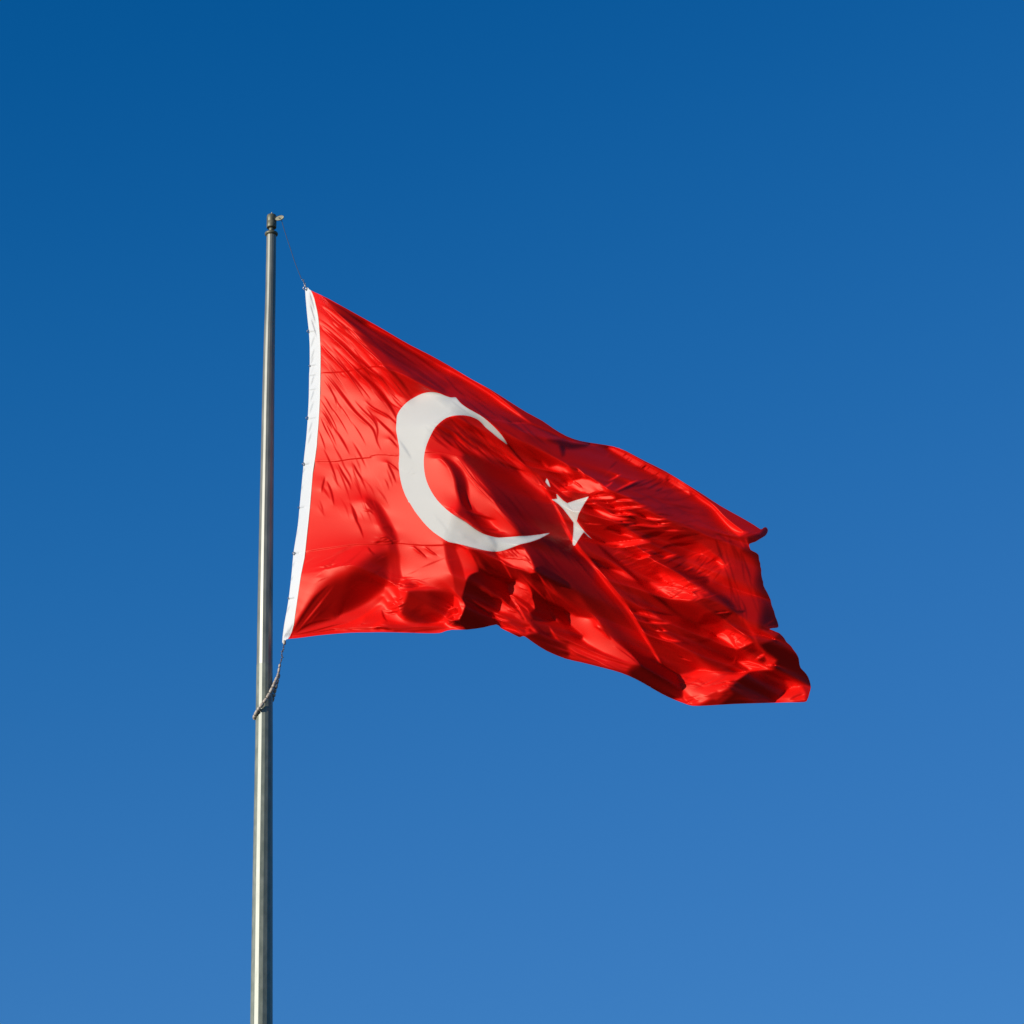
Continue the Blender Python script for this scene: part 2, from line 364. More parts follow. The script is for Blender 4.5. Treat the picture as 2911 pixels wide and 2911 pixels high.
# --- around and inside the crescent
fill('H', .54, 30, '760,280 850,290 1000,370 1200,500 1380,700 1600,960 1756,1080 1756,620 1500,520 1200,300 1000,150 780,180')
fill('H', .55, 50, '740,500 900,450 1050,490 1200,620 1380,760 1560,950 1640,1040 1756,1190 1756,1640 1560,1600 1450,1500 1300,1300 1150,1110 960,900 800,800 600,660')
fill('H', .38, 50, '900,760 1050,860 1200,960 1400,1130 1600,1340 1756,1500 1756,1640 1600,1680 1500,1610 1350,1400 1200,1200 1050,1060 950,950')
fill('H', .24, 40, '1180,960 1350,1080 1480,1240 1560,1330 1450,1330 1300,1180')
fill('H', .93, 40, '740,880 900,900 1050,1030 1180,1180 1290,1330 1400,1480 1500,1640 1400,1665 1250,1600 1150,1480 1050,1420 980,1330 970,1200 950,1080 880,960')
fill('H', .36, 26, '710,865 800,900 900,990 950,1090 970,1180 965,1290 1010,1390 1090,1480 1200,1620 1230,1680 1150,1650 1050,1600 990,1500 920,1350 870,1200 850,1100 800,980')
line('H', .2, 34, '900,1200 940,1300 990,1420 1080,1540 1160,1640')
line('H', .7, 12, '1020,1350 1080,1440 1180,1540 1260,1640'); line('H', .5, 26, '1050,1430 1150,1470 1260,1500', .8); line('H', .5, 22, '1090,1500 1190,1580 1290,1610', .8)
fill('H', .80, 40, '560,800 620,640 760,720 900,800 920,870 740,860')
for s, v, w in (('640,620 760,700 860,790',.5,12),('610,680 720,750 820,820',.65,10),('660,580 800,680 900,770',.45,14),('700,540 860,640 1000,760 1150,900',.35,18),
  ('740,500 900,590 1050,700 1200,800 1400,960',.35,16),('860,470 1050,590 1200,700 1350,830 1500,950',.3,16),('800,490 960,600 1120,700 1300,830',.75,7),
  ('900,480 1080,600 1250,730 1400,860 1530,980',.75,7),('980,640 1150,760 1350,900 1500,1010',.65,8),('1250,730 1400,850 1540,970 1610,1010',.9,10),('1310,770 1430,880 1570,985',.85,8)):
    line('H', v, w, s, taper=.3)
fill('H', .85, 22, '1440,920 1560,1010 1680,1060 1756,1150 1756,1260 1650,1180 1540,1100')
line('H', .06, 18, '1120,530 1250,640 1380,755 1480,870 1590,985', taper=.2)
line('H', .25, 9, '1360,920 1480,990 1600,1022', taper=.3)
wrinkles('H', '620,640 760,520 1000,560 1300,780 1560,1000 1400,1080 1000,820 760,740', 70, 40, 4, 360, 11, [.1,.2,.75,.9,.95], .8)
wrinkles('H', '900,1000 1180,1100 1700,1600 1500,1640', 34, 47, 4, 480, 14, [.1,.5,.58], .6)
line('H', .6, 5, '550,828 700,830 830,855 960,880', taper=.05); line('H', .72, 5, '0,868 100,850 290,862', taper=.05)
line('H', .97, 26, '160,-60 260,0 480,80', .2)
# --- right of the crescent, up to the top edge
line('C', .96, 26, '100,-60 230,0 400,90 600,210 750,320 900,430 1010,505', taper=.15)
fill('C', .52, 20, '330,10 620,190 960,400 1200,545 1330,615 1250,620 1100,520 960,430 700,250')
line('C', .22, 14, '200,60 260,130 330,200 420,270', .7); line('C', .6, 14, '60,60 160,130 280,240', .8)
line('C', .85, 9, '640,440 750,470 850,490 930,488 1000,500 1150,560 1300,625 1420,668 1560,690 1700,715', taper=.1)
line('C', .2, 10, '1000,520 1140,580 1280,640', .7)
fill('C', .46, 60, '950,620 1100,640 1200,760 1250,850 1100,850 1000,780')
fill('C', .06, 22, '1150,645 1290,640 1370,672 1525,688 1470,745 1380,738 1310,720 1300,785 1280,795 1250,690')
fill('C', .93, 18, '1098,848 1160,895 1240,870 1330,895 1385,960 1300,945 1200,925 1130,895')
line('C', .9, 12, '1200,920 1290,945 1360,1000 1400,960', .8); line('C', .25, 14, '1130,920 1220,950 1300,980', .8)
fill('C', .93, 26, '1260,1090 1350,1020 1450,1005 1530,990 1600,1020 1690,1080 1600,1130 1500,1170 1400,1160 1300,1130')
line('C', .2, 14, '1250,1015 1300,1030 1330,1060 1280,1065', .9)
line('C', .95, 12, '1430,920 1470,970 1500,1030', .9); line('C', .4, 14, '1410,900 1450,960 1480,1020', .7)
line('C', .9, 14, '1140,1000 1240,1090 1340,1160 1430,1170'); line('C', .3, 12, '1180,1000 1290,1080 1370,1130', .8)
fill('C', .5, 50, '1560,720 1932,800 1932,1000 1700,1060 1500,920 1380,800')
wrinkles('C', '1400,800 1600,720 1932,800 1932,1050 1700,1100 1500,980', 22, -32, 14, 260, 16, [.12,.2,.7,.8], .6)
line('C', .9, 14, '1700,1140 1800,1100 1932,1030'); line('C', .12, 16, '1720,1120 1830,1060 1932,1000')
# --- long diagonal valley and ridge
fill('C', .36, 60, '480,800 700,880 850,960 1000,1130 1150,1260 1260,1420 1370,1580 1500,1740 1650,1932 1250,2100 1050,1800 900,1520 780,1330 680,1160 560,980')
fill('C', .5, 26, '1180,1190 1300,1290 1400,1400 1560,1562 1750,1740 1932,1885 1932,2060 1760,2020 1600,1840 1400,1600 1300,1400')
line('C', .93, 22, '1010,940 1100,1080 1200,1220 1300,1410 1400,1590 1510,1730 1650,1910 1800,2100', taper=.12)
line('C', .5, 16, '960,900 1060,1000 1150,1130', .6)
line('C', .80, 30, '900,900 1000,960 1080,1080', .7)
line('C', .12, 16, '1565,1562 1700,1680 1850,1800 2000,1930', taper=.15); line('C', .6, 14, '1540,1580 1680,1700 1800,1800', .5)
line('C', .14, 14, '1480,1700 1600,1740 1720,1800 1850,1870', taper=.3); fill('C', .96, 12, '1740,1820 1850,1850 1932,1900 2010,1960 1850,1900')
wrinkles('C', '600,1000 900,1100 1200,1500 1500,1900 1200,1900 900,1450', 30, 50, 4, 560, 15, [.08,.45,.55], .6)
# --- crumpled fly, upper
fill('F', .47, 60, '-200,300 300,300 1000,700 1200,900 1250,1500 800,1500 200,1200 -200,900')
fill('F', .52, 40, '0,60 100,60 250,140 420,230 600,330 700,500 900,560 1000,850 700,760 300,560 100,480')
fill('F', .54, 12, '60,45 160,60 260,105 420,190 620,290 800,400 960,500 1120,605 1300,705 1480,815 1400,850 1330,850 1200,770 1060,630 960,560 820,440 640,330 440,240 260,150 150,90')
line('F', .97, 38, '90,65 180,115 260,155 420,242 560,312 700,372 820,440', taper=.08)
line('F', .97, 28, '760,405 850,470 950,550 1050,620 1130,710 1190,780 1290,880', taper=.1)
fill('F', .92, 16, '1150,720 1250,790 1330,840 1370,850 1290,885 1220,820')
wrinkles('F', '80,60 260,100 900,460 880,520 400,250 100,120', 22, -42, 10, 90, 7, [.35,.5,.9], .6)
wrinkles('F', '0,130 200,180 600,360 620,460 200,470 0,330', 26, -42, 10, 210, 13, [.08,.15,.75,.85], .7)
for s in ('160,480 260,430 370,370','20,350 110,260 210,170','40,430 120,400 190,330'): line('F', .9, 13, s)
for s in ('180,470 300,410 400,380','430,450 520,400 600,370','380,420 450,380 520,360'): line('F', .08, 20, s)
fill('F', .9, 12, '0,500 60,512 140,512 160,535 70,545 0,540')
fill('F', .9, 14, '0,390 40,410 100,480 60,480 0,440')
for s, v, w in (('110,580 200,555 280,550 370,585',.93,16),('130,635 230,625 300,620 430,605',.93,16),('150,670 230,680 350,685',.9,10),('380,715 500,720 640,728',.93,14),
  ('10,640 80,680 150,710 270,728',.97,34),('290,790 400,775 500,785 640,790',.9,12),('180,760 250,757 330,757',.85,8),('620,830 720,828 830,835',.85,12),('580,1090 650,1070 740,1040',.8,14),
  ('210,870 280,875 350,905',.93,14),('680,1170 800,1120 850,1090',.8,12),('780,1205 870,1160 930,1120',.85,10),('840,1210 930,1170 1030,1110 1100,1050',.9,20),('470,1260 560,1215 640,1175',.5,12),
  ('400,1190 470,1130 560,1100',.93,18),('350,1110 430,1080 490,1065',.85,12),('420,1200 480,1160 560,1120',.9,10),('920,1280 1010,1230 1060,1180',.7,20),('700,1190 800,1190 920,1130',.9,10)):
    line('F', v, w, s, taper=.4)
for s, v, w in (('200,700 270,705 340,700 420,705',.1,14),('60,820 150,800 280,775',.08,40),('300,760 400,800 520,800',.2,14),('370,895 480,870 590,850',.05,34),('650,905 760,875 940,860',.1,24),
  ('590,985 740,960 940,938',.06,24),('170,600 270,590 400,620',.25,12),('120,660 200,655 300,655',.25,12),('640,1190 720,1160 820,1100',.12,18),('600,1140 700,1090 800,1060',.15,16),('760,1230 860,1190 940,1150',.2,14)):
    line('F', v, w, s, taper=.4)
wrinkles('F', '80,500 400,520 700,700 900,820 800,900 300,760 60,700', 34, 5, 10, 200, 11, [.2,.25,.8,.9], .6)
wrinkles('F', '400,820 950,800 950,980 600,1060 350,950', 22, -8, 8, 230, 14, [.12,.2,.65,.75], .6)
fill('F', .93, 16, '65,945 250,930 400,915 480,935 350,965 230,975')
fill('F', .58, 60, '950,880 1250,900 1400,1080 1450,1400 1480,1700 1400,1750 1250,1550 1150,1400 1000,1200 900,1050')
fill('F', .68, 40, '880,1010 1050,1030 1200,1120 1230,1200 1100,1280 1000,1300 880,1190 800,1100')
wrinkles('F', '820,1010 1100,1030 1220,1150 1150,1290 950,1280 800,1200', 30, -36, 20, 170, 12, [.35,.45,.9,.95], .65)
fill('F', .93, 14, '1080,1110 1130,1100 1170,1170 1130,1180')
fill('F', .08, 30, '640,1185 760,1190 860,1240 1000,1280 990,1330 1080,1400 1200,1470 1290,1600 1210,1560 1080,1450 950,1350 820,1270')
wrinkles('F', '760,1180 980,1230 960,1300 860,1260', 8, -20, 10, 120, 12, [.4,.1], .7)
# middle fly lobe
fill('F', .52, 50, '60,960 250,970 420,1080 600,1190 780,1270 950,1370 1080,1460 1180,1570 1000,1620 860,1630 700,1560 500,1400 300,1220')
fill('F', .95, 26, '470,1310 580,1320 720,1350 860,1400 960,1440 850,1470 700,1455 580,1400')
fill('F', .85, 30, '560,1220 720,1260 900,1340 1000,1400 880,1400 640,1330')
wrinkles('F', '480,1220 640,1190 900,1340 1130,1490 1050,1500 800,1450 560,1370', 46, -20, 9, 190, 10, [.4,.5,.97,.97], .75)
wrinkles('F', '140,980 420,1060 600,1180 560,1260 400,1220 200,1080', 28, -22, 9, 180, 12, [.35,.42,.85,.9], .7)
line('F', .08, 34, '-20,945 130,1090 280,1215 430,1370 580,1480 720,1590 860,1650', taper=.1)
line('F', .1, 26, '430,1340 560,1440 680,1510', .8)
fill('F', .38, 40, '640,1490 800,1500 1000,1520 1060,1560 940,1600 900,1640 740,1580')
fill('F', .07, 18, '905,1655 980,1590 1080,1570 1150,1565 1225,1580 1180,1620 1080,1650 960,1700')
line('F', .9, 9, '1070,1590 1150,1580 1220,1572'); line('F', .5, 12, '1010,1520 1080,1510 1140,1490', .8)
line('F', .06, 22, '1270,1562 1310,1572 1350,1565', taper=.3)
line('F', .75, 34, '1270,1600 1370,1700 1440,1830 1470,1900', taper=.2)
# right selvedge, turned away
fill('F', .06, 50, '1330,1010 1400,1005 1500,1040 1530,1200 1560,1340 1650,1500 1700,1700 1490,1730 1510,1500 1450,1330 1470,1200 1440,1090')
fill('F', .05, 14, '1370,890 1480,860 1530,800 1570,830 1540,890 1440,950 1370,960')
line('F', .7, 10, '1300,900 1380,870 1460,845 1510,825', .9); line('F', .8, 14, '1290,910 1320,960 1340,1000', .9); line('F', .85, 12, '1340,900 1370,960 1390,1000', .8)
line('F', .45, 16, '1620,1640 1560,1680 1500,1715', .8); line('F', .4, 14, '1640,1700 1570,1712 1510,1722', .8)
# --- lower centre
fill('E', .38, 50, '820,300 1000,400 1150,600 1350,800 1500,1000 1650,1200 1800,1380 1932,1480 1932,1250 1800,1050 1600,800 1400,560 1200,350 1000,180')
fill('E', .30, 30, '1250,700 1450,850 1650,1080 1850,1370 1932,1480 1850,1440 1700,1260 1500,1010 1350,880')
line('E', .94, 24, '1100,100 1250,340 1400,500 1550,700 1700,885 1800,1050 1900,1225 2020,1440', taper=.08)
fill('E', .5, 30, '1300,360 1500,480 1700,620 1932,800 1932,1200 1800,1000 1640,760 1450,520')
fill('E', .3, 30, '1750,820 1932,860 1932,1100 1850,1000')
line('E', .1, 16, '1350,420 1500,480 1600,540', taper=.4); fill('E', .96, 12, '1550,540 1680,560 1830,660 1700,615')
fill('E', .95, 14, '1780,925 1932,960 1932,1030 1860,990')
line('E', .1, 18, '1730,910 1850,900 1932,910')
line('E', .45, 12, '1210,670 1300,760 1450,900 1600,1030', .8); line('E', .42, 30, '1100,560 1250,700 1400,830', .6)
fill('E', .66, 26, '60,300 150,330 200,500 238,650 210,820 150,800 130,620 90,450')
fill('E', .9, 24, '150,320 230,340 330,480 300,580 240,640 200,480')
fill('E', .36, 20, '230,350 340,380 420,430 520,490 610,570 665,660 600,640 500,590 400,560 300,480')
line('E', .2, 30, '300,420 400,500 500,560 580,600', .8)
fill('E', .62, 30, '330,480 430,560 520,620 450,620 370,570')
fill('E', .14, 26, '240,640 290,590 370,572 450,620 520,600 570,640 605,700 628,800 622,870 560,840 540,920 480,930 400,890 300,830 210,800')
fill('E', .34, 30, '340,740 400,700 470,800 540,850 520,910 440,880'); wrinkles('E', '330,680 520,700 600,860 480,900', 10, 60, 12, 170, 12, [.1,.4], .6)
fill('E', .93, 20, '520,380 620,370 760,400 830,460 870,560 850,610 760,540 660,490 560,440')
wrinkles('E', '540,360 760,350 760,420 600,430', 14, 48, 6, 90, 8, [.45,.5,.97], .8)
line('E', .95, 12, '560,450 620,540 665,655'); line('E', .4, 26, '620,480 720,540 780,600 840,600', .8)
fill('E', .92, 18, '625,670 700,640 800,680 840,760 865,900 820,940 760,880 640,790')
wrinkles('E', '640,760 760,820 850,930 880,1100 780,1050 650,870', 16, 55, 8, 130, 9, [.35,.4,.97], .8)
fill('E', .18, 20, '860,540 950,560 1010,700 960,800 1000,880 1025,980 1000,1020 900,1012 835,965 870,900 860,780 810,690 720,560')
line('E', .55, 14, '690,570 800,680 880,800 940,900', .9); line('E', .4, 16, '890,700 930,800 980,900', .7)
line('E', .78, 10, '900,580 1000,740 1100,920 1180,1080 1250,1180', taper=.2)
fill('E', .3, 26, '950,640 1100,720 1250,850 1400,985 1250,960 1130,910 1200,1060 1300,1140 1250,1190 1150,1080 1050,900')
line('E', .72, 10, '950,600 1080,780 1200,880 1300,950', .9); line('E', .7, 9, '1060,830 1130,960 1210,1080', .9)
line('E', .6, 30, '1010,900 1060,1020 1150,1130 1220,1200', .9)
fill('E', .5, 30, '980,1020 1060,1040 1180,1190 1190,1300 1080,1180')
fill('E', .95, 16, '1130,910 1250,970 1400,985 1450,1020 1500,1100 1600,1200 1750,1320 1845,1428 1700,1390 1500,1310 1350,1230 1300,1190 1310,1150 1200,1060')
line('E', .35, 20, '1420,1060 1500,1110 1570,1190', .7); line('E', .55, 10, '1600,1250 1720,1330 1830,1420', .9); line('E', .45, 16, '1200,1210 1300,1250 1450,1290', .6)
fill('E', .74, 26, '1190,1220 1400,1290 1600,1360 1800,1430 1850,1500 1600,1450 1300,1380 1180,1340')
line('E', .93, 10, '1210,1240 1350,1310 1500,1370 1620,1430'); line('E', .5, 14, '1240,1320 1400,1370 1500,1400', .6)
fill('E', .2, 22, '780,1150 860,1090 1000,1130 1100,1220 1185,1300 1170,1332 1080,1320 950,1260 860,1200')
fill('E', .75, 20, '480,930 600,940 700,930 800,980 890,1120 780,1150 720,1150 640,1100 540,1040')
wrinkles('E', '500,930 740,920 880,1100 760,1130 560,1030', 18, 28, 14, 120, 12, [.4,.95,.6], .7)
fill('E', .05, 16, '210,820 290,835 400,910 480,960 545,1055 400,1080 250,1100 110,1050 190,960')
line('E', .85, 9, '350,880 400,910 440,930 490,1000 520,1050')
fill('E', .1, 40, '1740,1520 1800,1430 2000,1480 2000,1680')
# --- lower left billows
fill('B', .58, 30, '830,375 900,382 960,430 1010,520 1050,600 1095,680 1115,770 1060,740 985,660 950,560 900,480')
line('B', .55, 26, '990,640 1050,640 1080,690', .8)
for s in ('830,400 870,450 905,490','830,490 870,490 905,520','700,450 740,560 780,640 815,740','690,420 740,520 760,600'): line('B', .66, 13, s)
line('B', .3, 12, '960,750 1020,730 1080,780 1050,820', .8)
wrinkles('B', '960,690 1100,740 1090,820 940,790', 14, -8, 12, 120, 10, [.4,.55,1.], .8)
wrinkles('B', '380,50 1100,50 1130,400 1200,600 700,700 350,500', 30, 66, 10, 190, 13, [.75,.8,1.], .5)
for s in ('580,60 620,140 680,240 700,300','720,60 760,140 810,215','1030,40 1080,150 1110,230','480,220 520,320 545,440','430,320 445,240 460,180','1020,30 1100,90 1140,130'): line('B', .7, 14, s)
fill('B', .70, 22, '1045,800 1110,785 1142,900 1150,1020 1165,1100 1120,1190 1060,1170 1070,1050 1050,900')
fill('B', .72, 110, '1040,860 1040,1000 800,1150 520,1260 330,1400 400,1180 620,1020 840,900')
fill('B', .42, 70, '1045,900 1045,1050 1035,1150 960,1230 850,1320 720,1400 600,1440 560,1480 400,1530 200,1600 170,1590 280,1420 400,1270 520,1150 650,1090 750,1020 870,930 960,880')
fill('B', .2, 50, '700,1100 900,1060 1000,1090 990,1170 850,1280 700,1370 590,1430 560,1420 640,1240')
wrinkles('B', '940,1020 1040,1030 1020,1170 900,1220', 12, 22, 10, 110, 9, [.55,.3], .7)
line('B', .88, 16, '200,1600 340,1430 460,1280 545,1170', taper=.3); line('B', .35, 30, '165,1600 280,1420 380,1280 500,1165', taper=.3)
line('B', .8, 14, '210,1610 330,1500 420,1400', .8); line('B', .1, 26, '580,1480 620,1370 650,1280', .9); line('B', .2, 18, '190,1610 330,1520 520,1480', .9)
line('B', .55, 40, '420,1330 500,1260 580,1200', .5); line('B', .7, 16, '430,1000 480,1000 540,975', .7)
fill('B', .80, 18, '590,1445 750,1400 850,1350 950,1280 1015,1270 960,1330 860,1420 720,1500 560,1545 400,1590 150,1640 560,1500')
fill('B', .9, 20, '140,1655 400,1590 600,1530 800,1520 900,1550 860,1600 560,1615')
line('B', .35, 9, '150,1630 350,1590 560,1535 680,1515', taper=.3); line('B', .4, 9, '200,1630 450,1590 600,1570 760,1590', taper=.4); line('B', .35, 14, '780,1530 860,1520 960,1490', .8)
fill('B', .86, 20, '830,1450 960,1380 1020,1350 1050,1470 960,1500 880,1560 800,1540')
line('B', .3, 26, '900,1570 990,1560 1080,1580'); line('B', .35, 14, '980,1400 1010,1480 1080,1530', .9)
fill('B', .78, 70, '1200,1120 1450,1140 1640,1100 1660,1260 1400,1250 1220,1240')
fill('B', .50, 22, '1225,1222 1300,1212 1420,1222 1550,1232 1655,1285 1640,1370 1560,1455 1480,1505 1400,1522 1290,1510 1200,1485 1150,1440 1185,1340')
fill('B', .30, 60, '1430,1240 1560,1240 1650,1290 1600,1370 1500,1390 1440,1320'); fill('B', .36, 50, '1210,1420 1330,1440 1480,1450 1520,1490 1380,1515 1240,1490')
line('B', .66, 26, '1280,1400 1360,1370 1440,1380', .7); line('B', .6, 16, '1300,1330 1370,1300 1430,1310', .6)
wrinkles('B', '1250,1350 1600,1400 1500,1500 1250,1480', 10, -25, 12, 150, 14, [.25,.5], .6)
fill('B', .64, 24, '1550,780 1640,810 1700,950 1745,1100 1742,1180 1700,1290 1655,1260 1640,1100 1580,950')
fill('B', .95, 16, '1010,1180 1130,1180 1110,1280 1060,1400 1030,1480 1010,1350')
wrinkles('B', '1100,1280 1200,1300 1180,1460 1060,1470 1060,1400', 18, -20, 25, 90, 12, [.35,.5,1.], .8)
wrinkles('B', '1160,1120 1260,1140 1280,1200 1150,1210', 8, 0, 8, 120, 11, [.4,.5], .8)
fill('B', .70, 18, '1030,1485 1150,1512 1300,1545 1450,1535 1540,1520 1600,1570 1400,1605 1100,1595 980,1510')
fill('B', .6, 12, '1600,1380 1685,1368 1680,1420 1650,1480 1600,1520 1570,1480'); line('B', .95, 10, '1570,1420 1620,1380 1690,1370'); line('B', .95, 9, '1545,1530 1580,1480 1640,1440 1700,1390')
line('B', .15, 14, '1590,1530 1640,1500 1690,1480', .9)
for s in ('1300,830 1350,880 1390,920','1380,820 1430,860 1490,900','1270,810 1310,850 1350,890','850,820 890,870 930,900'): line('B', .6, 14, s)
line('B', .6, 6, '285,865 400,845 560,822 700,802 860,795 1000,800 1120,785 1250,795 1400,805 1590,800', taper=.04)
line('B', .62, 6, '375,38 550,38 700,15 900,0', taper=.05)
for y in (62, 460, 880, 1290): line('B', .62, 10, '%d,%d %d,%d' % (270-y*.11, y, 325-y*.11, y-5), .9, .1)
for y in (160, 320, 600, 740, 1020, 1150, 1420): line('B', .70, 11, '%d,%d %d,%d' % (252-y*.11, y+30, 300-y*.11, y-70), .7, .3)
for y in (760, 900, 1180, 1350, 1480, 1700, 1820): line('A', .70, 13, '%d,%d %d,%d' % (396-max(y-1300,0)*.06, y+50, 440-max(y-1300,0)*.06, y-90), .7, .3)
for x0 in (95, 112, 130, 150): line('B', .5, 9, '%d,1600 %d,1660' % (x0+14, x0-8), .8, .3)
line('B', .7, 10, '110,1640 150,1560 170,1520', .9); line('B', .75, 9, '95,1650 120,1590 130,1560', .8)
# --- lower right
fill('G', .45, 50, '0,300 400,500 900,560 1080,600 1200,760 900,960 500,1080 300,1000 100,700')
fill('G', .3, 40, '540,540 700,560 720,700 830,760 740,820 560,700')
wrinkles('G', '250,560 640,620 760,960 420,900 300,760', 26, 18, 8, 220, 12, [.35,.38,.7,.6], .6)
for s, w in (('90,480 180,500 280,530 350,560',26),('210,575 330,590 450,590',16),('300,680 360,730 450,760 560,770',20),('540,930 600,950 650,965',9),('280,660 350,665 420,670',10)): line('G', .93, w, s)
line('G', .08, 20, '90,450 200,460 330,490 480,515', taper=.3)
fill('G', .07, 18, '700,590 790,530 950,510 1040,490 960,550 890,590 720,608')
fill('G', .1, 24, '720,770 800,740 840,690 880,700 960,770 1060,850 1080,900 960,800 870,760')
fill('G', .95, 16, '865,715 1000,650 1120,700 1240,780 1150,830 1085,850 970,775')
wrinkles('G', '960,650 1100,690 1240,760 1180,810 1040,740', 22, -30, 14, 90, 8, [.4,.5,1.], .8)
fill('G', .36, 30, '740,800 880,780 1060,880 1070,950 900,1040 760,1000 700,900')
line('G', .8, 12, '1000,1030 1050,980 1085,900', .9)
fill('G', .25, 18, '1085,860 1240,790 1280,860 1150,940 1080,950'); line('G', .6, 12, '1100,890 1180,850 1250,810', .8)
fill('G', .72, 16, '1265,945 1370,880 1485,950 1400,1035 1360,1040 1350,980'); line('G', .95, 16, '1265,945 1320,910 1370,885'); fill('G', .12, 12, '1280,960 1350,920 1370,960 1310,990')
fill('G', .9, 14, '1085,970 1200,955 1310,985 1440,1045 1220,1062 1140,1010'); line('G', .35, 12, '1160,985 1250,1000 1330,1020', .7)
fill('G', .25, 20, '920,1050 1080,975 1200,1060 1050,1075')
fill('G', .94, 26, '500,1115 620,1080 750,1035 900,1070 1050,1085 1230,1062 1100,1150 1020,1200 980,1240 900,1290 750,1375 650,1402 550,1330 545,1250')
wrinkles('G', '550,1120 700,1100 760,1200 600,1250', 10, 12, 12, 130, 12, [.6,.7], .6)
line('G', .6, 14, '900,1100 1000,1090 1120,1085', .7)
fill('G', .7, 14, '780,1310 880,1258 960,1290 880,1345'); line('G', .3, 8, '930,1215 1010,1200 1060,1205')
fill('G', .13, 22, '1220,1065 1440,1060 1550,1150 1562,1240 1500,1310 1440,1373 1050,1385 920,1390 1050,1290 1020,1240 1100,1150')
line('G', .4, 22, '960,1350 1100,1330 1280,1345 1400,1350', .8); line('G', .06, 22, '1060,1210 1250,1220 1400,1200', .8); line('G', .33, 14, '1080,1240 1250,1250 1400,1280', .6)
fill('G', .03, 22, '1420,760 1500,690 1640,780 1750,950 1760,1050 1860,1170 1840,1230 1700,1175 1550,1140 1445,1060 1485,950 1370,890 1330,830 1300,790')
fill('G', .5, 30, '1310,660 1420,660 1480,700 1400,760 1300,800 1290,720')
line('G', .85, 9, '1390,660 1420,672 1440,690', .8)
fill('G', .66, 14, '1560,1150 1700,1175 1815,1215 1795,1300 1760,1350 1600,1240')
fill('G', .93, 16, '1540,1270 1650,1200 1720,1210 1755,1270 1750,1350 1600,1375 1440,1375 1500,1320'); line('G', .6, 26, '1600,1340 1680,1300 1750,1280', .7)
line('G', .5, 10, '1620,1350 1700,1352 1760,1350', .6)
fill('G', .10, 26, '60,1120 150,1030 360,1005 430,1040 500,1140 545,1280 530,1330 460,1335 210,1205')
fill('G', .28, 30, '150,1010 300,900 380,1010 400,1100 300,1100')
line('G', .95, 24, '-40,370 0,430 130,650 250,850 350,1010', taper=.1); line('G', .9, 10, '340,1000 420,1040 520,1110')
fill('G', .8, 12, '455,1330 540,1325 600,1385')

# --- close-ups: the bunch below the crescent
fill('J', .88, 24, '30,0 250,0 330,120 420,300 480,430 400,440 300,480 240,560 215,600 150,330 80,130')
fill('J', .66, 22, '0,100 60,150 140,350 205,600 210,650 150,830 60,800 0,600')
fill('J', .60, 60, '250,0 330,0 470,180 560,400 480,420 380,200')
fill('J', .33, 40, '330,0 500,60 620,200 760,360 900,520 1060,605 980,625 900,560 820,470 700,380 560,250 420,120')
fill('J', .38, 24, '560,60 780,60 860,200 930,330 1000,450 1070,600 940,520 840,380 740,260')
line('J', .62, 28, '430,50 560,170 690,300 830,430', .8); line('J', .5, 20, '300,0 360,80 420,160', .8)
fill('J', .40, 16, '860,220 1000,270 1100,350 1100,440 1200,540 1080,590 1000,440 930,320')
line('J', .99, 16, '830,190 930,330 1000,450 1080,595', taper=.2)
fill('J', .14, 40, '240,580 300,490 420,440 520,450 620,520 700,600 760,720 820,850 880,960 850,1100 780,1150 700,1160 600,1100 480,1020 380,960 250,920 160,920 180,840 240,740')
fill('J', .40, 50, '460,700 560,700 660,800 760,900 840,1080 780,1140 640,1060 520,920')
line('J', .66, 46, '650,800 690,930 760,1080'); line('J', .42, 50, '600,480 700,600 790,760 880,900', .8); line('J', .22, 20, '560,760 640,900 720,1020', .8)
fill('J', .06, 26, '690,480 800,440 900,560 960,680 995,830 1002,985 960,990 880,880 800,720 730,600')
fill('J', .97, 14, '985,650 1080,605 1200,600 1330,660 1390,740 1430,850 1470,1000 1480,1110 1400,1050 1250,950 1100,850 1030,830 1000,790')
for x in '1290,760 1350,810 1410,860;1310,830 1370,880 1440,950;1200,700 1290,740 1370,770;1340,930 1400,980 1460,1040;1230,860 1290,900 1350,940'.split(';'): line('J', .6, 14, x, .9)
fill('J', .52, 14, '1040,830 1150,860 1260,920 1380,1000 1480,1120 1400,1170 1300,1130 1180,980')
fill('J', .90, 22, '860,940 980,1030 1120,1130 1180,1180 1250,1300 1150,1270 950,1190 830,1150')
fill('J', .58, 22, '1130,1020 1230,1060 1330,1170 1390,1300 1340,1330 1240,1200')
line('J', .99, 30, '1010,840 1120,1000 1220,1150 1330,1330 1400,1360', taper=.15); line('J', .97, 20, '1040,850 1200,1000 1330,1100 1375,1180', taper=.15)
for x in '870,930 960,1050 1110,1110;900,1110 1030,1120 1140,1140'.split(';'): line('J', .97, 16, x)
for x in '930,960 1020,1060 1080,1080;990,1110 1080,1150 1160,1170;850,1180 980,1190 1120,1230'.split(';'): line('J', .5, 14, x, .9)
fill('J', .60, 20, '750,1190 900,1190 1100,1230 1250,1340 1400,1390 1300,1480 1320,1600 1180,1560 1000,1480 830,1420 780,1320')
line('J', .97, 30, '720,1190 830,1270 1040,1330'); line('J', .96, 24, '830,1430 1000,1460 1180,1520 1295,1605'); line('J', .9, 18, '850,1330 900,1390 960,1420')
fill('J', .15, 16, '850,1450 1000,1510 1150,1560 1270,1600 1190,1615 1050,1570 900,1480')
fill('J', .0, 18, '160,910 300,950 430,1060 560,1150 650,1230 765,1390 500,1445 230,1475 60,1385 20,1320 100,1280 170,1150 210,1060')
